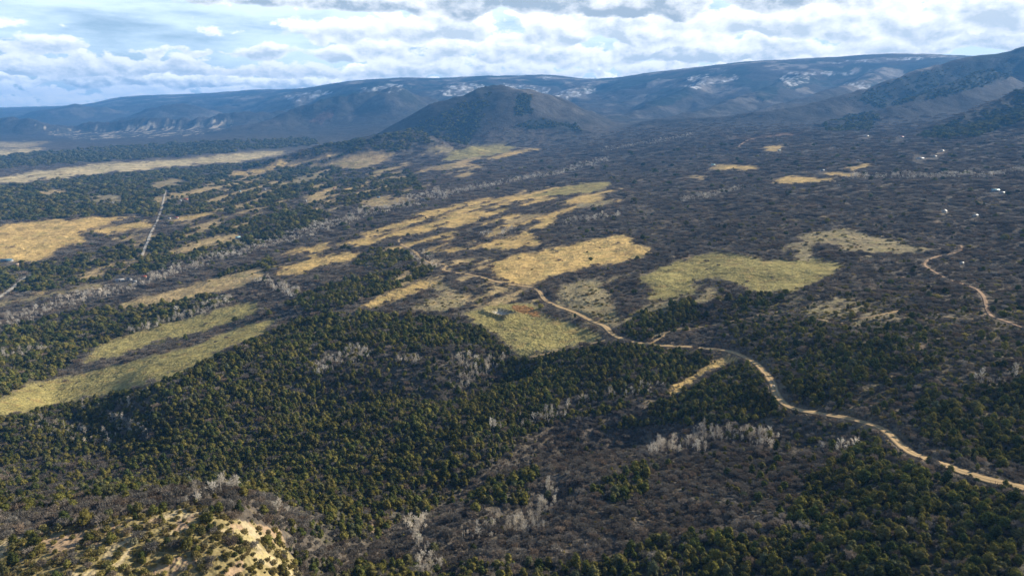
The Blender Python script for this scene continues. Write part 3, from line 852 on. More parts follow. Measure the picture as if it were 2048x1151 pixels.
# mountains: bare oak and aspen slopes, dark conifers, thin snow under the rims
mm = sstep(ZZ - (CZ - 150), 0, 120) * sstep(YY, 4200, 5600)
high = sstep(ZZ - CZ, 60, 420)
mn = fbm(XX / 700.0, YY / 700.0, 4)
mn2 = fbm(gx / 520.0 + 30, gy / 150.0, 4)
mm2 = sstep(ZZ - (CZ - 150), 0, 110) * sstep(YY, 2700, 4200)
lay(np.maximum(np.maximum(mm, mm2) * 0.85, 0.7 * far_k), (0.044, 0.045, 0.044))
conif = sstep(mn + 0.45 * mn2 + 0.35 * high, 0.42, 0.62) * mm * (0.25 + 0.75 * high)
CON = [[(1290, 190), (1330, 175), (1385, 172), (1370, 195), (1330, 212), (1290, 208)], [(1560, 150), (1625, 150), (1640, 165), (1590, 180), (1540, 170)], [(1500, 175), (1545, 165), (1560, 190), (1520, 205)],
       [(1700, 195), (1830, 148), (1960, 112), (2048, 97), (2300, 60), (2300, 130), (2048, 150), (1900, 190), (1760, 215)], [(620, 185), (700, 170), (740, 166), (720, 185), (640, 205)],
       [(1640, 250), (1720, 225), (1760, 228), (1740, 262), (1660, 262)], [(1832, 273), (1900, 245), (1990, 205), (2048, 180), (2300, 90), (2300, 250), (2048, 240), (1960, 272), (1880, 278)],
       [(1035, 188), (1060, 190), (1068, 222), (1042, 234), (1028, 228)], [(1150, 180), (1240, 160), (1330, 150), (1300, 165), (1200, 190)], [(1020, 255), (1060, 235), (1110, 240), (1150, 250), (1160, 262), (1080, 258)]]
for P in CON:
    conif = np.maximum(conif, inside(P) * (0.45 + 0.55 * sstep(mn2 + vf * 0.5, -0.45, 0.1)) * (YY > 2500))
ever_n = np.maximum(ever_n, np.clip(conif, 0, 1) * 0.9)
oak_n *= 1 - 0.85 * np.clip(conif, 0, 1)
lay(np.clip(conif, 0, 1) * 0.93, (0.014, 0.030, 0.028))
aspen = sstep(fbm(XX / 520.0 + 70, YY / 520.0, 4) + 0.5 * mn2, 0.08, 0.5) * mm * (0.3 + 0.7 * high) * (1 - conif)
lay(aspen * 0.85, (0.27, 0.25, 0.225))
oak_n *= 1 - 0.8 * aspen
SNOW = [[(985, 172), (1030, 168), (1095, 175), (1098, 190), (1060, 188), (1000, 186)], [(1100, 190), (1150, 176), (1200, 164), (1190, 182), (1150, 196)], [(1372, 160), (1400, 148), (1428, 144), (1415, 154), (1385, 163)],
        [(1560, 155), (1585, 142), (1622, 152), (1615, 166), (1570, 176)], [(1685, 172), (1720, 160), (1752, 164), (1735, 178), (1690, 182)], [(720, 180), (780, 168), (830, 172), (790, 184)], [(1083, 152), (1105, 151), (1110, 158), (1090, 160)],
        [(870, 180), (930, 165), (985, 172), (960, 188), (900, 192)], [(1360, 172), (1470, 150), (1480, 158), (1400, 176)], [(1600, 145), (1700, 140), (1720, 148), (1640, 152)], [(560, 195), (640, 180), (660, 184), (600, 205)],
        [(1650, 126), (1700, 122), (1760, 118), (1900, 112), (1930, 114), (1760, 124)]]
snow_n = sstep(fbm(XX / 85 + 5, YY / 70, 4) + 0.5 * fbm(XX / 300, YY / 260 + 7, 2) + vf * 0.4, 0.10, 0.62) * 0.62
for P in SNOW:
    m = inside(P) & (YY > 7000)
    oak_n *= 1 - 0.8 * m
    lay(m * 0.45 * (1 - 0.8 * conif), (0.26, 0.245, 0.23))
    lay(m * snow_n, (0.80, 0.83, 0.86))
# pale rock of the mesa cliffs
cliff = inside([(60, 248), (110, 258), (200, 252), (300, 245), (460, 236), (470, 250), (430, 268), (300, 274), (150, 278), (100, 270)]) & (YY > 6000) & (YY < 9000)
lay(cliff * sstep(fbm(XX / 48.0, ZZ / 90.0 + YY / 600, 3) + 0.4 * fbm(XX / 260.0, YY / 400.0, 2), 0.16, 0.5), (0.46, 0.40, 0.30))
lay(cliff * 0.4 * sstep(-fbm(XX / 120.0 + 4, YY / 300, 3), 0.0, 0.4), (0.035, 0.045, 0.035))
reds = inside([(1440, 280), (1500, 272), (1600, 262), (1612, 268), (1560, 276), (1500, 284)]) | inside([(620, 240), (665, 215), (668, 225), (640, 250)])
lay(reds * 0.45, (0.22, 0.12, 0.075))
col = np.clip(col * (1 + 0.10 * fbm(UU * 330, VV * 300 + 9, 2))[..., None], 0.01, 0.9)


# ------------------------------------------------------------------ materials
def mat(name):
    m = bpy.data.materials.new(name)
    m.use_nodes = True
    return m, NT(m.node_tree)


def pbsdf(t, color, rough=0.9, normal=None, spec=0.15, **extra):
    b = t.n('ShaderNodeBsdfPrincipled', {'Roughness': rough, 'Specular IOR Level': spec})
    if isinstance(color, tuple) and len(color) == 3:
        color = color + (1.0,)
    t.put(b.inputs['Base Color'], color)
    if normal is not None:
        t.put(b.inputs['Normal'], normal)
    t.n('ShaderNodeOutputMaterial', {'Surface': b.outputs[0]})
    return b


def ground_material():
    m, t = mat('ground_cover')
    a = t.n('ShaderNodeAttribute', attribute_name='cover')
    geo = t.n('ShaderNodeNewGeometry')
    p = geo.outputs['Position']
    n1 = t.n('ShaderNodeTexNoise', {'Vector': p, 'Scale': 0.35, 'Detail': 4.0, 'Roughness': 0.65})
    n2 = t.n('ShaderNodeTexNoise', {'Vector': p, 'Scale': 0.045, 'Detail': 5.0, 'Roughness': 0.7})
    n3 = t.n('ShaderNodeTexNoise', {'Vector': p, 'Scale': 0.016, 'Detail': 6.0, 'Roughness': 0.72})
    cam_d2 = t.n('ShaderNodeVectorMath', {0: p}, operation='LENGTH').outputs['Value']
    # on far slopes single thickets and stands merge into this broad mottling
    farness = t.ss(cam_d2, 3000.0, 6000.0)
    f1 = t.m('MULTIPLY_ADD', n1.outputs[0], 0.9, 0.55)
    f2 = t.m('MULTIPLY_ADD', n2.outputs[0], 1.3, 0.35)
    f3 = t.m('MULTIPLY_ADD', n3.outputs[0], t.m('MULTIPLY_ADD', farness, 1.5, 0.8), t.m('MULTIPLY_ADD', farness, -0.75, 0.6))
    f = t.m('MULTIPLY', t.m('MULTIPLY', f1, f2), f3)
    c = t.n('ShaderNodeVectorMath', {0: a.outputs['Color'], 'Scale': f}, operation='SCALE').outputs[0]
    h = t.m('ADD', t.m('MULTIPLY', n1.outputs[0], 0.7), t.m('MULTIPLY', n2.outputs[0], 5.0))
    h = t.m('ADD', h, t.m('MULTIPLY', n3.outputs[0], 26.0))
    bump = t.n('ShaderNodeBump', {'Height': h, 'Strength': 0.5, 'Distance': 1.0})
    pbsdf(t, c, 0.95, bump.outputs[0], 0.05)
    return m


GROUND = ground_material()


# ------------------------------------------------------------------ terrain meshes
def link(o, parent=None):
    COL.objects.link(o)
    if parent is not None:
        o.parent = parent
    return o


def np_mesh(name, verts, faces):
    """faces: (n,3) or (n,4) array"""
    me = bpy.data.meshes.new(name)
    k = faces.shape[1]
    me.vertices.add(len(verts))
    me.vertices.foreach_set('co', np.ascontiguousarray(verts, dtype=np.float32).ravel())
    me.loops.add(faces.size)
    me.loops.foreach_set('vertex_index', faces.astype(np.int32).ravel())
    me.polygons.add(len(faces))
    me.polygons.foreach_set('loop_start', (np.arange(len(faces)) * k).astype(np.int32))
    me.update(calc_edges=True)
    return me


vid = np.arange(NR * NC).reshape(NR, NC)
quads = np.stack([vid[:-1, :-1], vid[:-1, 1:], vid[1:, 1:], vid[1:, :-1]], -1).reshape(-1, 4)
V3 = np.stack([XX, YY, ZZ], -1).reshape(-1, 3)
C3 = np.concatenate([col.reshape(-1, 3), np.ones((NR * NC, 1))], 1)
mv = mead.reshape(-1)
qm = np.max(mv[quads], axis=1)
qm = np.where((mv[quads] >= 0).sum(1) >= 3, qm, -1)


def land(name, sel):
    q = quads[sel]
    used, inv = np.unique(q, return_inverse=True)
    me = np_mesh(name, V3[used], inv.reshape(-1, 4))
    at = me.attributes.new('cover', 'FLOAT_COLOR', 'POINT')
    at.data.foreach_set('color', C3[used].astype(np.float32).ravel())
    me.polygons.foreach_set('use_smooth', np.ones(len(q), bool))
    me.materials.append(GROUND)
    o = link(bpy.data.objects.new(name, me))
    o['kind'] = 'structure'
    return o


land('terrain', qm < 0)
for k in range(len(MEADOWS)):
    if (qm == k).sum() > 12:
        land('meadow', qm == k)

# ------------------------------------------------------------------ haze
def add_haze():
    m, t = mat('thin_blue_haze')
    v = t.n('ShaderNodeVolumePrincipled', {'Color': (0.14, 0.44, 1.0, 1.0), 'Density': 6.0e-5, 'Anisotropy': 0.0})
    t.n('ShaderNodeOutputMaterial', {'Volume': v.outputs[0]})
    x0, x1, y0, y1, z0, z1 = -31000, 31000, -600, 26400, float(ZZ.min()) - 3, float(ZZ.max()) + 40
    vv = np.array([(x, y, z) for z in (z0, z1) for y in (y0, y1) for x in (x0, x1)], float)
    ff = np.array([(0, 2, 3, 1), (4, 5, 7, 6), (0, 1, 5, 4), (2, 6, 7, 3), (0, 4, 6, 2), (1, 3, 7, 5)])
    me = np_mesh('haze', vv, ff)
    me.materials.append(m)
    o = link(bpy.data.objects.new('haze', me))
    o['kind'] = 'stuff'
    o['label'] = 'thin blue haze over the far valley and mountains'


add_haze()


# ------------------------------------------------------------------ roads
def dirt_material(name, c1, c2, c3):
    m, t = mat(name)
    uv = t.n('ShaderNodeUVMap')
    sp = t.n('ShaderNodeSeparateXYZ', {0: uv.outputs[0]})
    geo = t.n('ShaderNodeNewGeometry')
    n1 = t.n('ShaderNodeTexNoise', {'Vector': geo.outputs['Position'], 'Scale': 0.5, 'Detail': 5.0, 'Roughness': 0.65})
    n2 = t.n('ShaderNodeTexNoise', {'Vector': geo.outputs['Position'], 'Scale': 0.07, 'Detail': 3.0})
    off = t.m('ABSOLUTE', t.m('SUBTRACT', sp.outputs[0], 0.5))
    off = t.m('ADD', off, t.m('MULTIPLY', t.m('SUBTRACT', n1.outputs[0], 0.5), 0.12))
    # two wheel tracks packed pale, loose darker crown between and verge outside
    track = t.m('SUBTRACT', 1.0, t.ss(t.m('ABSOLUTE', t.m('SUBTRACT', off, 0.2)), 0.05, 0.14))
    verge = t.ss(off, 0.36, 0.50)
    c = t.mixc(t.ss(n2.outputs[0], 0.35, 0.65), c1 + (1,), c2 + (1,))
    c = t.mixc(t.m('MULTIPLY', track, 0.7), c, c3 + (1,))
    c = t.mixc(t.m('MULTIPLY', verge, 0.7), c, (0.16, 0.13, 0.085, 1))
    b = t.n('ShaderNodeBump', {'Height': n1.outputs[0], 'Strength': 0.5, 'Distance': 0.3})
    pbsdf(t, c, 0.95, b.outputs[0], 0.05)
    return m


DIRT = dirt_material('packed_tan_dirt', (0.34, 0.235, 0.115), (0.42, 0.295, 0.150), (0.56, 0.41, 0.225))
REDDIRT = dirt_material('packed_red_dirt', (0.32, 0.21, 0.13), (0.36, 0.24, 0.15), (0.42, 0.30, 0.20))
GRAVEL = dirt_material('pale_gravel', (0.36, 0.33, 0.27), (0.42, 0.38, 0.31), (0.52, 0.48, 0.40))
for nm, (L, wd) in ROADLINES.items():
    T = np.gradient(L, axis=0)
    T /= np.linalg.norm(T, axis=1)[:, None] + 1e-9
    N = np.stack([-T[:, 1], T[:, 0]], 1)
    s = np.concatenate([[0], np.cumsum(np.hypot(*np.diff(L, axis=0).T))])
    prof = [(-0.62, -1.2), (-0.5, 0.0), (-0.30, 0.02), (0.0, 0.10), (0.30, 0.02), (0.5, 0.0), (0.62, -1.2)]
    lift = 0.18 + 0.0002 * np.median(L[:, 1])
    wj = wd * (1 + 0.14 * fbm(s / 22.0, s * 0 + 3.3, 2))
    cz_ = ground(L[:, 0], L[:, 1])
    rows = []
    for k, (o_, h) in enumerate(prof):
        w2 = wj * o_ * (1 + 0.10 * gnoise(s / 7.0, s * 0 + k * 9.7))
        x, y = L[:, 0] + N[:, 0] * w2, L[:, 1] + N[:, 1] * w2
        rows.append(np.stack([x, y, np.maximum(ground(x, y), cz_ - 0.3) + lift + h], 1))
    V = np.stack(rows, 1)
    kk = len(prof)
    idx = np.arange(len(L) * kk).reshape(len(L), kk)
    q = np.stack([idx[:-1, :-1], idx[:-1, 1:], idx[1:, 1:], idx[1:, :-1]], -1).reshape(-1, 4)
    me = np_mesh(nm, V.reshape(-1, 3), q[:, ::-1] if True else q)
    uvl = me.uv_layers.new(name='UVMap')
    uvv = np.stack([np.tile([p[0] + 0.5 for p in prof], len(L)), np.repeat(s, kk)], 1)
    li = np.zeros(len(me.loops), np.int32)
    me.loops.foreach_get('vertex_index', li)
    uvl.data.foreach_set('uv', uvv[li].astype(np.float32).ravel())
    me.polygons.foreach_set('use_smooth', np.ones(len(q), bool))
    me.materials.append(REDDIRT if nm.startswith('red') else GRAVEL if nm.startswith('gravel') else DIRT)
    o = link(bpy.data.objects.new(nm.split('.')[0], me))
    o['kind'] = 'structure'

# ------------------------------------------------------------------ plants: shapes
pr = np.random.default_rng(5)


def unit(v):
    return v / (np.linalg.norm(v, axis=-1, keepdims=True) + 1e-9)


_oct_v = np.array([(1, 0, 0), (-1, 0, 0), (0, 1, 0), (0, -1, 0), (0, 0, 1), (0, 0, -1)], float)
_oct_f = np.array([(0, 2, 4), (2, 1, 4), (1, 3, 4), (3, 0, 4), (2, 0, 5), (1, 2, 5), (3, 1, 5), (0, 3, 5)])


def subdiv(v, f):
    v = list(map(tuple, v))
    cache, out = {}, []

    def midp(a, b):
        k = (min(a, b), max(a, b))
        if k not in cache:
            p = np.array(v[a]) + np.array(v[b])
            v.append(tuple(p / np.linalg.norm(p)))
            cache[k] = len(v) - 1
        return cache[k]
    for a, b, c in f:
        ab, bc, ca_ = midp(a, b), midp(b, c), midp(c, a)
        out += [(a, ab, ca_), (ab, b, bc), (ca_, bc, c), (ab, bc, ca_)]
    return np.array(v), np.array(out)


SPH_V, SPH_F = subdiv(_oct_v, _oct_f)


class Soup:
    def __init__(self):
        self.v, self.f, self.n = [], [], 0

    def add(self, v, f):
        self.v.append(v)
        self.f.append(f + self.n)
        self.n += len(v)

    def tris(self, P):
        """P: (n,3,3) loose triangles"""
        k = len(P)
        self.add(P.reshape(-1, 3), np.arange(3 * k).reshape(k, 3))

    def tube(self, pts, rad, sides=5):
        pts = np.array(pts, float)
        rings = []
        for i, p in enumerate(pts):
            t = unit(pts[min(i + 1, len(pts) - 1)] - pts[max(i - 1, 0)])
            a = unit(np.cross(t, (0.31, 0.95, 0.07)))
            b = np.cross(t, a)
            an = np.linspace(0, 2 * np.pi, sides, endpoint=False)
            rings.append(p + rad[i] * (np.cos(an)[:, None] * a + np.sin(an)[:, None] * b))
        v = np.concatenate(rings)
        f = []
        for i in range(len(pts) - 1):
            for k in range(sides):
                a, b = i * sides + k, i * sides + (k + 1) % sides
                f += [(a, b, b + sides), (a, b + sides, a + sides)]
        self.add(v, np.array(f))

    def mesh(self, name, material, smooth=False):
        me = np_mesh(name, np.concatenate(self.v), np.concatenate(self.f))
        me.materials.append(material)
        if smooth:
            me.polygons.foreach_set('use_smooth', np.ones(len(me.polygons), bool))
        return me


def plant_material(name, tones, rough=0.8, transl=0.25, jit=0.35):
    m, t = mat(name)
    oi = t.n('ShaderNodeObjectInfo')
    r = oi.outputs['Random']
    ramp = t.n('ShaderNodeValToRGB', {0: r})
    ramp.color_ramp.interpolation = 'LINEAR'
    el = ramp.color_ramp.elements
    while len(el) < len(tones):
        el.new(0.5)
    for i, c in enumerate(tones):
        el[i].position = i / (len(tones) - 1)
        el[i].color = c + (1,)
    geo = t.n('ShaderNodeNewGeometry')
    nz = t.n('ShaderNodeTexNoise', {'Vector': geo.outputs['Position'], 'Scale': 1.1, 'Detail': 2.0})
    nb = t.n('ShaderNodeTexNoise', {'Vector': geo.outputs['Position'], 'Scale': 0.02, 'Detail': 2.0})
    f = t.m('MULTIPLY', t.m('MULTIPLY_ADD', nz.outputs[0], 2 * jit, 1 - jit), t.m('MULTIPLY_ADD', nb.outputs[0], 1.4, 0.30))
    r2 = t.m('FRACT', t.m('MULTIPLY', r, 37.0))
    f = t.m('MULTIPLY', f, t.m('MULTIPLY_ADD', r2, 0.6, 0.7))
    c = t.n('ShaderNodeVectorMath', {0: ramp.outputs[0], 'Scale': f}, operation='SCALE').outputs[0]
    df = t.n('ShaderNodeBsdfDiffuse', {'Color': c})
    tr = t.n('ShaderNodeBsdfTranslucent', {'Color': c})
    mx = t.n('ShaderNodeMixShader', {0: transl, 1: df.outputs[0], 2: tr.outputs[0]})
    t.n('ShaderNodeOutputMaterial', {'Surface': mx.outputs[0]})
    return m


M_JUN = plant_material('juniper_foliage', [(0.046, 0.062, 0.021), (0.082, 0.096, 0.028), (0.138, 0.134, 0.035), (0.180, 0.156, 0.045), (0.085, 0.097, 0.054)], transl=0.2)
M_SAGE = plant_material('olive_shrub_foliage', [(0.20, 0.175, 0.055), (0.26, 0.215, 0.070), (0.17, 0.165, 0.058), (0.28, 0.22, 0.095), (0.22, 0.21, 0.13)], transl=0.25)
M_BARK = plant_material('grey_brown_bark', [(0.11, 0.085, 0.065), (0.15, 0.12, 0.095)], transl=0.0)
M_OAK = plant_material('bare_oak_twigs', [(0.136, 0.125, 0.106), (0.190, 0.175, 0.148), (0.152, 0.142, 0.126), (0.215, 0.165, 0.120), (0.245, 0.226, 0.194)], transl=0.15)
M_PALE = plant_material('pale_aspen_bark', [(0.53, 0.49, 0.41), (0.65, 0.61, 0.53), (0.56, 0.48, 0.37), (0.41, 0.385, 0.34)], transl=0.1)


def juniper_shape(kind):
    """returns crown soup, trunk soup for a tree 4.4 m wide and about 4.6 m tall"""
    cr, tk = Soup(), Soup()
    n_l = (11, 13, 9, 12, 10)[kind]
    wid = (2.0, 2.3, 1.6, 2.1, 1.9)[kind]
    hei = (4.4, 4.0, 5.4, 4.8, 4.6)[kind]
    cen = []
    for i in range(n_l):
        h = (i + 0.6) / n_l
        if kind == 2:
            rr = wid * (1.0 - 0.8 * h) * 0.75
        else:
            rr = wid * math.sin(math.pi * (0.18 + 0.76 * h)) * 0.62
        a = i * 2.4 + pr.uniform(-0.5, 0.5)
        q = pr.uniform(0.55, 1.0)
        cen.append((rr * q * math.cos(a), rr * q * math.sin(a), 0.7 + h * (hei - 1.5)))
    cen.append((0, 0, hei * 0.45))
    cen = np.array(cen)
    rad = np.array([pr.uniform(0.75, 1.15) * (0.8 if c[2] > hei * 0.7 else 1.0) for c in cen])
    rad[-1] = wid * 0.62
    for c, r_ in zip(cen, rad):
        jit = 1 + pr.uniform(-0.28, 0.22, (len(SPH_V), 1))
        cr.add(c + SPH_V * jit * r_ * np.array([1, 1, 0.85]), SPH_F)
    # sprays of foliage standing off the lumps
    k = 420
    w = rad / rad.sum()
    pick_ = pr.choice(len(cen), k, p=w)
    d = unit(pr.normal(size=(k, 3)) + np.array([0, 0, 0.25]))
    p = cen[pick_] + d * (rad[pick_] * pr.uniform(0.85, 1.25, k))[:, None]
    s = pr.uniform(0.22, 0.42, k)[:, None]
    t1 = unit(np.cross(d, pr.normal(size=(k, 3))))
    tip = p + unit(d + 0.6 * pr.normal(size=(k, 3)) + np.array([0, 0, 0.4])) * s * 1.3
    cr.tris(np.stack([p - t1 * s * 0.6, p + t1 * s * 0.6, tip], 1))
    tk.tube([(0, 0, -0.6), (0.05, 0.03, 0.5), (-0.06, 0.05, 1.4), (0.04, -0.03, hei * 0.6)], [0.26, 0.2, 0.15, 0.05])
    for c in cen[: n_l: 3]:
        tk.tube([(0, 0, 0.5), c * np.array([0.5, 0.5, 0.7]), c], [0.11, 0.08, 0.03], 4)
    return cr, tk


def oak_shape(kind):
    """bare thicket about 3.4 m wide and 2.4 m tall: stems and a haze of twigs"""
    tw, st = Soup(), Soup()
    heads = []
    n_s = 9
    for i in range(n_s):
        a = i * 2.4 + pr.uniform(-0.4, 0.4)
        q = math.sqrt((i + 0.5) / n_s) * 1.25
        x, y = q * math.cos(a), q * math.sin(a)
        h = pr.uniform(1.3, 2.0) * (1.1 - 0.22 * q)
        top = np.array([x * 1.15, y * 1.15, h])
        heads.append(top)
        st.tube([(x * 0.8, y * 0.8, -0.4), (x * 0.95, y * 0.95, h * 0.5), top], [0.06, 0.045, 0.02], 3)
    heads = np.array(heads)
    k = 340
    hi = pr.integers(0, n_s, k)
    d = unit(pr.normal(size=(k, 3)) * np.array([1, 1, 0.8]) + np.array([0, 0, 0.35]))
    p0 = heads[hi] + d * pr.uniform(0.05, 0.45, (k, 1)) + np.array([0, 0, -0.25])
    p1 = p0 + unit(d + np.array([0, 0, 0.5]) + 0.3 * pr.normal(size=(k, 3))) * pr.uniform(0.35, 0.8, (k, 1))
    wv = unit(np.cross(d, pr.normal(size=(k, 3)))) * pr.uniform(0.035, 0.085, (k, 1))
    tw.tris(np.stack([p0 - wv, p0 + wv, p1], 1))
    # dense inner tangle
    k = 130
    p = heads[pr.integers(0, n_s, k)] * np.array([0.9, 0.9, 0.75]) + pr.normal(size=(k, 3)) * np.array([0.3, 0.3, 0.22])
    d = unit(pr.normal(size=(k, 3)))
    wv = unit(np.cross(d, pr.normal(size=(k, 3)))) * 0.13
    tw.tris(np.stack([p - wv, p + wv, p + d * 0.55], 1))
    return tw, st


def pale_shape(kind):
    """leafless pale tree about 8 m tall: trunk, ascending limbs, fine twigs"""
    tw, tk = Soup(), Soup()
    H = (8.0, 7.0, 9.0, 6.0)[kind]
    spread = (1.6, 2.3, 1.3, 2.7)[kind]
    lean = pr.uniform(-0.4, 0.4, 2)
    mid_ = np.array([lean[0] * 0.5, lean[1] * 0.5, H * 0.5])
    top = np.array([lean[0], lean[1], H * 0.93])
    tk.tube([(0, 0, -0.6), mid_ * 0.5, mid_, top], [0.20, 0.16, 0.12, 0.03])
    tips = [top]
    for i in range(10):
        h = H * (0.28 + 0.6 * i / 10)
        a = i * 2.4 + pr.uniform(-0.4, 0.4)
        b = np.array([lean[0] * h / H, lean[1] * h / H, h])
        ln = spread * (1.25 - 0.8 * h / H) * pr.uniform(0.8, 1.2)
        e = b + np.array([math.cos(a) * ln, math.sin(a) * ln, H * 0.16 + ln * 0.5])
        tk.tube([b, b + (e - b) * 0.5 + np.array([0, 0, -0.1]), e], [0.07, 0.055, 0.02], 3)
        tips += [e, b + (e - b) * 0.6]
    tips = np.array(tips)
    k = 460
    hi = pr.integers(0, len(tips), k)
    d = unit(pr.normal(size=(k, 3)) + np.array([0, 0, 0.9]))
    p0 = tips[hi] + pr.normal(size=(k, 3)) * 0.22
    p1 = p0 + d * pr.uniform(0.4, 1.0, (k, 1))
    wv = unit(np.cross(d, pr.normal(size=(k, 3)))) * pr.uniform(0.03, 0.065, (k, 1))
    tw.tris(np.stack([p0 - wv, p0 + wv, p1], 1))
    return tw, tk


def sage_shape(kind):
    """low rounded shrub about 2 m wide and 1.1 m tall"""
    cr, st = Soup(), Soup()
    cen = np.array([(0.5 * math.cos(a), 0.5 * math.sin(a), pr.uniform(0.35, 0.6)) for a in np.arange(5) * 1.26 + kind] + [(0, 0, 0.65)])
    for c in cen:
        st.tube([(0, 0, -0.3), c * 0.6, c], [0.05, 0.04, 0.02], 3)
        cr.add(c + SPH_V * (1 + pr.uniform(-0.3, 0.2, (len(SPH_V), 1))) * pr.uniform(0.32, 0.48) * np.array([1, 1, 0.8]), SPH_F)
    k = 170
    d = unit(pr.normal(size=(k, 3)) + np.array([0, 0, 0.5]))
    p = cen[pr.integers(0, len(cen), k)] + d * pr.uniform(0.25, 0.55, (k, 1))
    s_ = pr.uniform(0.08, 0.17, (k, 1))
    t1 = unit(np.cross(d, pr.normal(size=(k, 3))))
    cr.tris(np.stack([p - t1 * s_, p + t1 * s_, p + unit(d + np.array([0, 0, 0.7])) * s_ * 2.2], 1))
    return cr, st


SAG = [(c.mesh('shrub_leaves', M_SAGE), k.mesh('shrub_stems', M_BARK)) for c, k in (sage_shape(i) for i in range(3))]
JUN = [(c.mesh('juniper_crown', M_JUN), k.mesh('juniper_trunk', M_BARK, True)) for c, k in (juniper_shape(i) for i in range(5))]
OAK = [(c.mesh('oak_twigs', M_OAK), k.mesh('oak_stems', M_OAK)) for c, k in (oak_shape(i) for i in range(4))]
PAL = [(c.mesh('pale_twigs', M_PALE), k.mesh('pale_trunk', M_PALE)) for c, k in (pale_shape(i) for i in range(4))]

# ------------------------------------------------------------------ plants: where they stand
INFR = (np.abs(UU) < 0.86) & (PY < 1235) & (PY > 60)


def scatter(rate, lo=0.0, hi=1e9, seed=1):
    r_ = np.random.default_rng(seed)
    lam = np.where(INFR & (DD > lo) & (DD < hi), rate * AGRID * (1 - sstep(DD, hi * 0.68, hi)), 0)
    cnt = r_.poisson(np.minimum(lam, 60))
    rr, cc = np.nonzero(cnt)
    rep = cnt[rr, cc]
    rr, cc = np.repeat(rr, rep), np.repeat(cc, rep)
    u = ug[0] + (cc + r_.uniform(-0.5, 0.5, len(cc))) * (ug[1] - ug[0])
    v = vg[0] + (rr + r_.uniform(-0.5, 0.5, len(rr))) * (vg[1] - vg[0])
    y = np.exp(v)
    x = u * y
    return x, y, ground(x, y), r_


def keep_visible(x, y, z, up):
    """which points show from the camera: the land must not rise above the sight line"""
    ok = np.ones(len(x), bool)
    for t in np.linspace(0.35, 0.97, 26):
        ok &= ground(x * t, np.maximum(y * t, Y0)) < CZ + (z + up - CZ) * t + 0.5
    return ok


def plants(dens, per, lod0, smax, hi, base, seed, zpow=0.6, cover=0.12):
    s = np.clip(DD / lod0, 1, smax)
    x, y, z, r_ = scatter(np.where(dens > cover * 0 + 0.02, dens, 0) / per / s ** 2, 0, hi, seed)
    if len(x) == 0:
        return None
    dd = np.hypot(x, y)
    s = np.clip(dd / lod0, 1, smax)
    sz = base * np.exp(np.clip(r_.normal(-0.06, 0.40, len(x)), -0.9, 0.75))
    sc = np.stack([sz * s * r_.uniform(0.85, 1.15, len(x)), sz * s * r_.uniform(0.85, 1.15, len(x)), sz * s ** zpow * r_.uniform(0.85, 1.2, len(x))], 1)
    ok = keep_visible(x, y, z, 6.0)
    x, y, z, sc = x[ok], y[ok], z[ok], sc[ok]
    px, py = project(x, y, z)
    return dict(x=x, y=y, z=z, sc=sc, base=base, rot=r_.uniform(0, 6.283, len(x)), var=r_.integers(0, 1000, len(x)), px=px, py=py,
                size=sc[:, 0] / np.sqrt(x * x + y * y + (z - CZ) ** 2))


ever_n = np.where(DD > 3300, sstep(ever_n, 0.40, 0.70), ever_n)
P_JUN = plants(ever_n, 4.3, 500, 6.0, 6800, 0.54, 21, 0.5)
P_OAK = plants(oak_n, 2.3, 370, 9.0, 5100, 0.66, 22, 0.30)
P_PAL = plants(pale, 2.8, 560, 4.0, 4500, 0.42, 23, 0.3)
sage_n = np.where(knoll, 0.95 * (1 - 0.85 * soil), 0.0) + 0.45 * open_r * (~is_m) + 0.25 * open2 * (~is_m)
for k_, (c_, hole_, poly_) in enumerate(MEADOWS):
    sage_n = np.where(mead == k_, 0.12 if c_ == SAGE else 0.012 if c_ == OLIVE else 0.004, sage_n)
sage_n *= road_clear * (1 - pondz) * np.clip(0.6 + 1.2 * fbm(UU * 150, VV * 120, 2), 0, 1)
P_SAG = plants(sage_n, 1.5, 330, 4.0, 1800, 0.70, 24, 0.4)


REGIONS = [   # bounds in the picture, the phrase that finds the place
    (0, 300, 985, 1200, 'on the left half of the bare sunlit knoll'), (300, 620, 985, 1200, 'on the right half of the bare sunlit knoll'),
    (1780, 2100, 985, 1200, 'in the dark grove at the lower right corner'), (1480, 1780, 1040, 1200, 'at the bottom edge, right of centre'),
    (1480, 1780, 870, 1040, 'on top of the dark wooded knoll'), (1780, 2100, 870, 985, 'beside the road near the right edge'),
    (1150, 1480, 1040, 1200, 'at the bottom edge just past middle'), (860, 1150, 1040, 1200, 'in the ravine at the bottom middle'), (620, 860, 1000, 1200, 'in the ravine right of the sunlit knoll'),
    (1250, 1480, 840, 1040, 'on the brush slope above the bottom grove'), (860, 1250, 900, 1040, 'on the brush slope at the lower middle'),
    (1480, 2100, 0, 870, 'on the slope right of the winding road'), (1050, 1480, 0, 840, 'in the woods just below the winding road'),
    (0, 350, 0, 985, 'on the left end of the forested hillside'), (350, 700, 0, 985, 'in the middle of the forested hillside'), (700, 1050, 0, 900, 'in the hollow below the small green meadow'),
]


def region(px, py):
    for x0, x1, y0, y1, ph in REGIONS:
        if x0 <= px < x1 and y0 <= py < y1:
            return ph
    return 'on the slope at the lower middle'


FORMS = {
    'juniper_tree': ['round', 'broad spreading', 'narrow pointed', 'tall rounded', 'ragged'],
    'scrub_oak': ['dense', 'loose', 'spreading', 'thin'],
    'aspen_tree': ['upright', 'broad', 'tall slim', 'low wide'],
    'olive_shrub': ['domed', 'lumpy', 'flattened'],
}


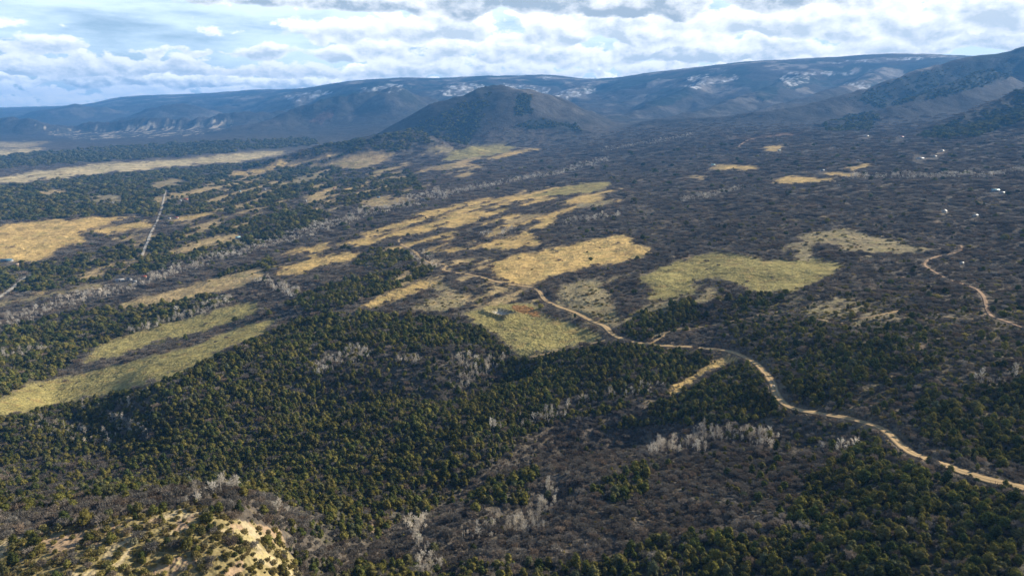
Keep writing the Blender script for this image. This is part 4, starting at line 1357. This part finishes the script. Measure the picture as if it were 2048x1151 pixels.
def individuals(P, protos, name, lead, cat, parts, count=300):
    on = (P['px'] > 6) & (P['px'] < 2042) & (P['py'] < 1150)
    order = np.argsort(-np.where(on, P['size'], 0))[:count]
    firsts = {}
    for i in order:
        k = int(P['var'][i]) % len(protos)
        rg = region(P['px'][i], P['py'][i])
        root = bpy.data.objects.new(name, None)
        root.empty_display_size = 0.5
        root.location = (P['x'][i], P['y'][i], P['z'][i])
        root.rotation_euler = (0, 0, P['rot'][i])
        root.scale = P['sc'][i]
        root['label'] = ('small ' if P['sc'][i][0] < P['base'] * 0.95 else 'large ' if P['sc'][i][0] > P['base'] * 1.35 else '') + FORMS[name][k] + ' ' + lead + ' ' + rg
        root['category'] = cat
        root['group'] = cat + 's ' + rg
        link(root)
        kids = [link(bpy.data.objects.new(pn, protos[k][j]), root) for j, pn in enumerate(parts)]
        firsts.setdefault(k, kids)
    rest = np.ones(len(P['x']), bool)
    rest[order] = False
    return firsts, rest


def woodland(name, label, P, rest, firsts, use):
    """all the further plants of a kind as one object: points that carry copies of the near ones"""
    k = int(rest.sum())
    me = bpy.data.meshes.new(name)
    me.vertices.add(k)
    me.vertices.foreach_set('co', np.stack([P['x'], P['y'], P['z']], 1)[rest].astype(np.float32).ravel())
    rot = np.zeros((k, 3), np.float32)
    rot[:, 2] = P['rot'][rest]
    for an, typ, key, arr in (('plant_turn', 'FLOAT_VECTOR', 'vector', rot), ('plant_size', 'FLOAT_VECTOR', 'vector', P['sc'][rest].astype(np.float32)), ('plant_form', 'INT', 'value', (P['var'][rest] % len(firsts)).astype(np.int32))):
        a = me.attributes.new(an, typ, 'POINT')
        a.data.foreach_set(key, np.ascontiguousarray(arr).ravel())
    o = link(bpy.data.objects.new(name, me))
    o['kind'] = 'stuff'
    o['label'] = label
    ng = bpy.data.node_groups.new(name, 'GeometryNodeTree')
    ng.interface.new_socket('Geometry', in_out='INPUT', socket_type='NodeSocketGeometry')
    ng.interface.new_socket('Geometry', in_out='OUTPUT', socket_type='NodeSocketGeometry')
    N, Lk = ng.nodes, ng.links
    gi, go = N.new('NodeGroupInput'), N.new('NodeGroupOutput')
    join = N.new('GeometryNodeJoinGeometry')
    kinds = sorted(firsts, reverse=True)
    for q in kinds:
        g2i = N.new('GeometryNodeGeometryToInstance')
        for j in use:
            oi = N.new('GeometryNodeObjectInfo')
            oi.transform_space = 'ORIGINAL'
            oi.inputs['Object'].default_value = firsts[q][j]
            oi.inputs['As Instance'].default_value = False
            Lk.new(oi.outputs['Geometry'], g2i.inputs[0])
        Lk.new(g2i.outputs[0], join.inputs[0])
    iop = N.new('GeometryNodeInstanceOnPoints')
    Lk.new(gi.outputs[0], iop.inputs['Points'])
    Lk.new(join.outputs[0], iop.inputs['Instance'])
    iop.inputs['Pick Instance'].default_value = True

    def attr(an, typ):
        nd = N.new('GeometryNodeInputNamedAttribute')
        nd.data_type = typ
        nd.inputs['Name'].default_value = an
        return [s_ for s_ in nd.outputs if s_.name == 'Attribute' and s_.enabled][0]
    Lk.new(attr('plant_form', 'INT'), iop.inputs['Instance Index'])
    e2r = N.new('FunctionNodeEulerToRotation')
    Lk.new(attr('plant_turn', 'FLOAT_VECTOR'), e2r.inputs[0])
    Lk.new(e2r.outputs[0], iop.inputs['Rotation'])
    Lk.new(attr('plant_size', 'FLOAT_VECTOR'), iop.inputs['Scale'])
    Lk.new(iop.outputs[0], go.inputs[0])
    md = o.modifiers.new('plants', 'NODES')
    md.node_group = ng
    return o


fj, rj = individuals(P_JUN, JUN, 'juniper_tree', 'dark green juniper', 'juniper', ('crown', 'trunk'))
fo, ro = individuals(P_OAK, OAK, 'scrub_oak', 'bare grey scrub oak', 'oak shrub', ('twigs', 'stems'))
fp, rp = individuals(P_PAL, PAL, 'aspen_tree', 'bare pale aspen', 'aspen', ('twigs', 'trunk'))
fs, rsg = individuals(P_SAG, SAG, 'olive_shrub', 'olive green shrub', 'shrub', ('leaves', 'stems'))
woodland('shrub_cover', 'low olive shrubs dotting the knoll, clearings and grassland', P_SAG, rsg, fs, (0,))
woodland('juniper_woodland', 'dark green juniper woodland over the hills and valley', P_JUN, rj, fj, (0,))
woodland('scrub_oak_thicket', 'leafless grey scrub oak covering slopes and valley floor', P_OAK, ro, fo, (0, 1))
woodland('aspen_groves', 'leafless pale trees in belts along the creeks', P_PAL, rp, fp, (0, 1))


# ------------------------------------------------------------------ houses
def paint(name, c, rough=0.6, dirt=0.25):
    m, t = mat(name)
    geo = t.n('ShaderNodeNewGeometry')
    nz = t.n('ShaderNodeTexNoise', {'Vector': geo.outputs['Position'], 'Scale': 0.8, 'Detail': 4.0, 'Roughness': 0.6})
    col_ = t.mixc(t.m('MULTIPLY', t.ss(nz.outputs[0], 0.4, 0.75), dirt), c + (1,), (c[0] * 0.5, c[1] * 0.46, c[2] * 0.4, 1))
    pbsdf(t, col_, rough, None, 0.3)
    return m


PAINTS = {}


def paint_of(c, what):
    k = (c, what)
    if k not in PAINTS:
        PAINTS[k] = paint(what, c, 0.45 if what == 'metal_roof' else 0.7)
    return PAINTS[k]


M_GLASS = paint('dark_window_glass', (0.03, 0.035, 0.045), 0.15, 0.0)
M_DOOR = paint('brown_door', (0.14, 0.08, 0.05))
BOXF = np.array([(0, 2, 3, 1), (4, 5, 7, 6), (0, 1, 5, 4), (2, 6, 7, 3), (0, 4, 6, 2), (1, 3, 7, 5)])


def box_mesh(name, x0, x1, y0, y1, z0, z1, m):
    me = np_mesh(name, np.array([(x, y, z) for z in (z0, z1) for y in (y0, y1) for x in (x0, x1)], float), BOXF)
    me.materials.append(m)
    return me


def part(name, me, parent):
    return link(bpy.data.objects.new(name, me), parent)


def build_house(px, py, ln, turn, ratio, wallc, roofc, label):
    g = pick(px, py)
    dist = float(np.linalg.norm(g - np.array([0, 0, CZ])))
    L = ln * dist / F * 0.64
    Wd = max(L / ratio, L * 0.3)
    h = min(3.2, 0.42 * Wd + 1.2) if L < 25 else 4.5
    h = max(h, 0.28 * Wd)
    rh = 0.27 * Wd
    root = link(bpy.data.objects.new('house' if ln > 6 else 'cabin', None))
    root.location = (g[0], g[1], float(ground(g[0], g[1])))
    root.rotation_euler = (0, 0, turn)
    root['label'] = label
    root['category'] = 'barn' if 'barn' in label else 'shed' if 'shed' in label else 'house'
    root['group'] = 'ranch buildings scattered over the valley'
    for w_, nm in (('barn', 'barn'), ('shed', 'shed'), ('garage', 'garage'), ('trailer', 'trailer')):
        if w_ in label.split(' in ')[0].split(' between')[0].split(' above')[0].split(' left')[0]:
            root.name = nm
    wm, rm = paint_of(wallc, 'painted_wall'), paint_of(roofc, 'metal_roof')
    a, b = L / 2, Wd / 2
    wv = np.array([(-a, -b, -1.5), (a, -b, -1.5), (a, b, -1.5), (-a, b, -1.5), (-a, -b, h), (a, -b, h), (a, b, h), (-a, b, h), (-a, 0, h + rh), (a, 0, h + rh)])
    wf = np.array([(0, 1, 5), (0, 5, 4), (2, 3, 7), (2, 7, 6), (1, 2, 6), (1, 6, 5), (5, 6, 9), (3, 0, 4), (3, 4, 7), (4, 8, 7)])
    me = np_mesh('wall', wv, wf)
    me.materials.append(wm)
    part('wall', me, root)
    ov, th = 0.06 * Wd + 0.15, 0.12
    e = h - rh * ov / b
    A, B = a + ov, b + ov
    rv = np.array([(-A, -B, e + th), (A, -B, e + th), (A, 0, h + rh + th), (-A, 0, h + rh + th), (-A, B, e + th), (A, B, e + th),
                   (-A, -B, e + 0.02), (A, -B, e + 0.02), (A, 0, h + rh + 0.02), (-A, 0, h + rh + 0.02), (-A, B, e + 0.02), (A, B, e + 0.02)])
    rf = np.array([(0, 1, 2, 3), (3, 2, 5, 4), (7, 6, 9, 8), (8, 9, 10, 11), (0, 6, 7, 1), (5, 11, 10, 4), (1, 7, 8, 2), (2, 8, 11, 5), (3, 9, 6, 0), (4, 10, 9, 3)])
    me = np_mesh('roof', rv, rf)
    me.materials.append(rm)
    r = part('roof', me, root)
    if root['category'] == 'house':
        part('chimney', box_mesh('chimney', a * 0.4, a * 0.4 + 0.08 * Wd, b * 0.2, b * 0.2 + 0.08 * Wd, h + rh * 0.5, h + rh * 1.3, paint_of(GR, 'block_chimney')), r)
    part('door', box_mesh('door', -0.06 * L, 0.06 * L, -b - 0.06, -b + 0.02, -0.2, h * 0.78, M_DOOR), root)
    for k in (-0.34, -0.2, 0.2, 0.34):
        part('window', box_mesh('window', (k - 0.04) * L, (k + 0.04) * L, -b - 0.05, -b + 0.02, h * 0.4, h * 0.75, M_GLASS), root)
    part('window', box_mesh('window', -a - 0.05, -a + 0.02, -0.15 * Wd, 0.15 * Wd, h * 0.4, h * 0.75, M_GLASS), root)


for hs in HOUSES:
    build_house(*hs)

# ------------------------------------------------------------------ pale boulders on the road edge
M_ROCK = paint('pale_sandstone', (0.55, 0.52, 0.46), 0.9, 0.4)
for i, (px, py, sz) in enumerate([(1543, 764, 1.0), (1547, 772, 1.3), (1553, 782, 0.9), (1557, 790, 0.8), (1537, 756, 0.8)]):
    g = pick(px, py)
    v, f = subdiv(SPH_V, SPH_F)
    v = v * (1 + pr.uniform(-0.22, 0.18, (len(v), 1))) * np.array([1.0, 0.75, 0.6]) * sz * 0.8
    me = np_mesh('boulder', v, f)
    me.materials.append(M_ROCK)
    o = link(bpy.data.objects.new('boulder', me))
    o.location = (g[0], g[1], g[2] + 0.25 * sz)
    o.rotation_euler = (0, 0, i * 1.3)
    o['label'] = ['pale boulder second from the top of the row on the road bend', 'largest pale boulder on the inside of the road bend', 'pale boulder second from the bottom of the row on the road bend', 'lowest pale boulder of the row on the road bend', 'topmost pale boulder of the row on the road bend'][i]
    o['category'] = 'boulder'
    o['group'] = 'pale boulders along the dirt road'
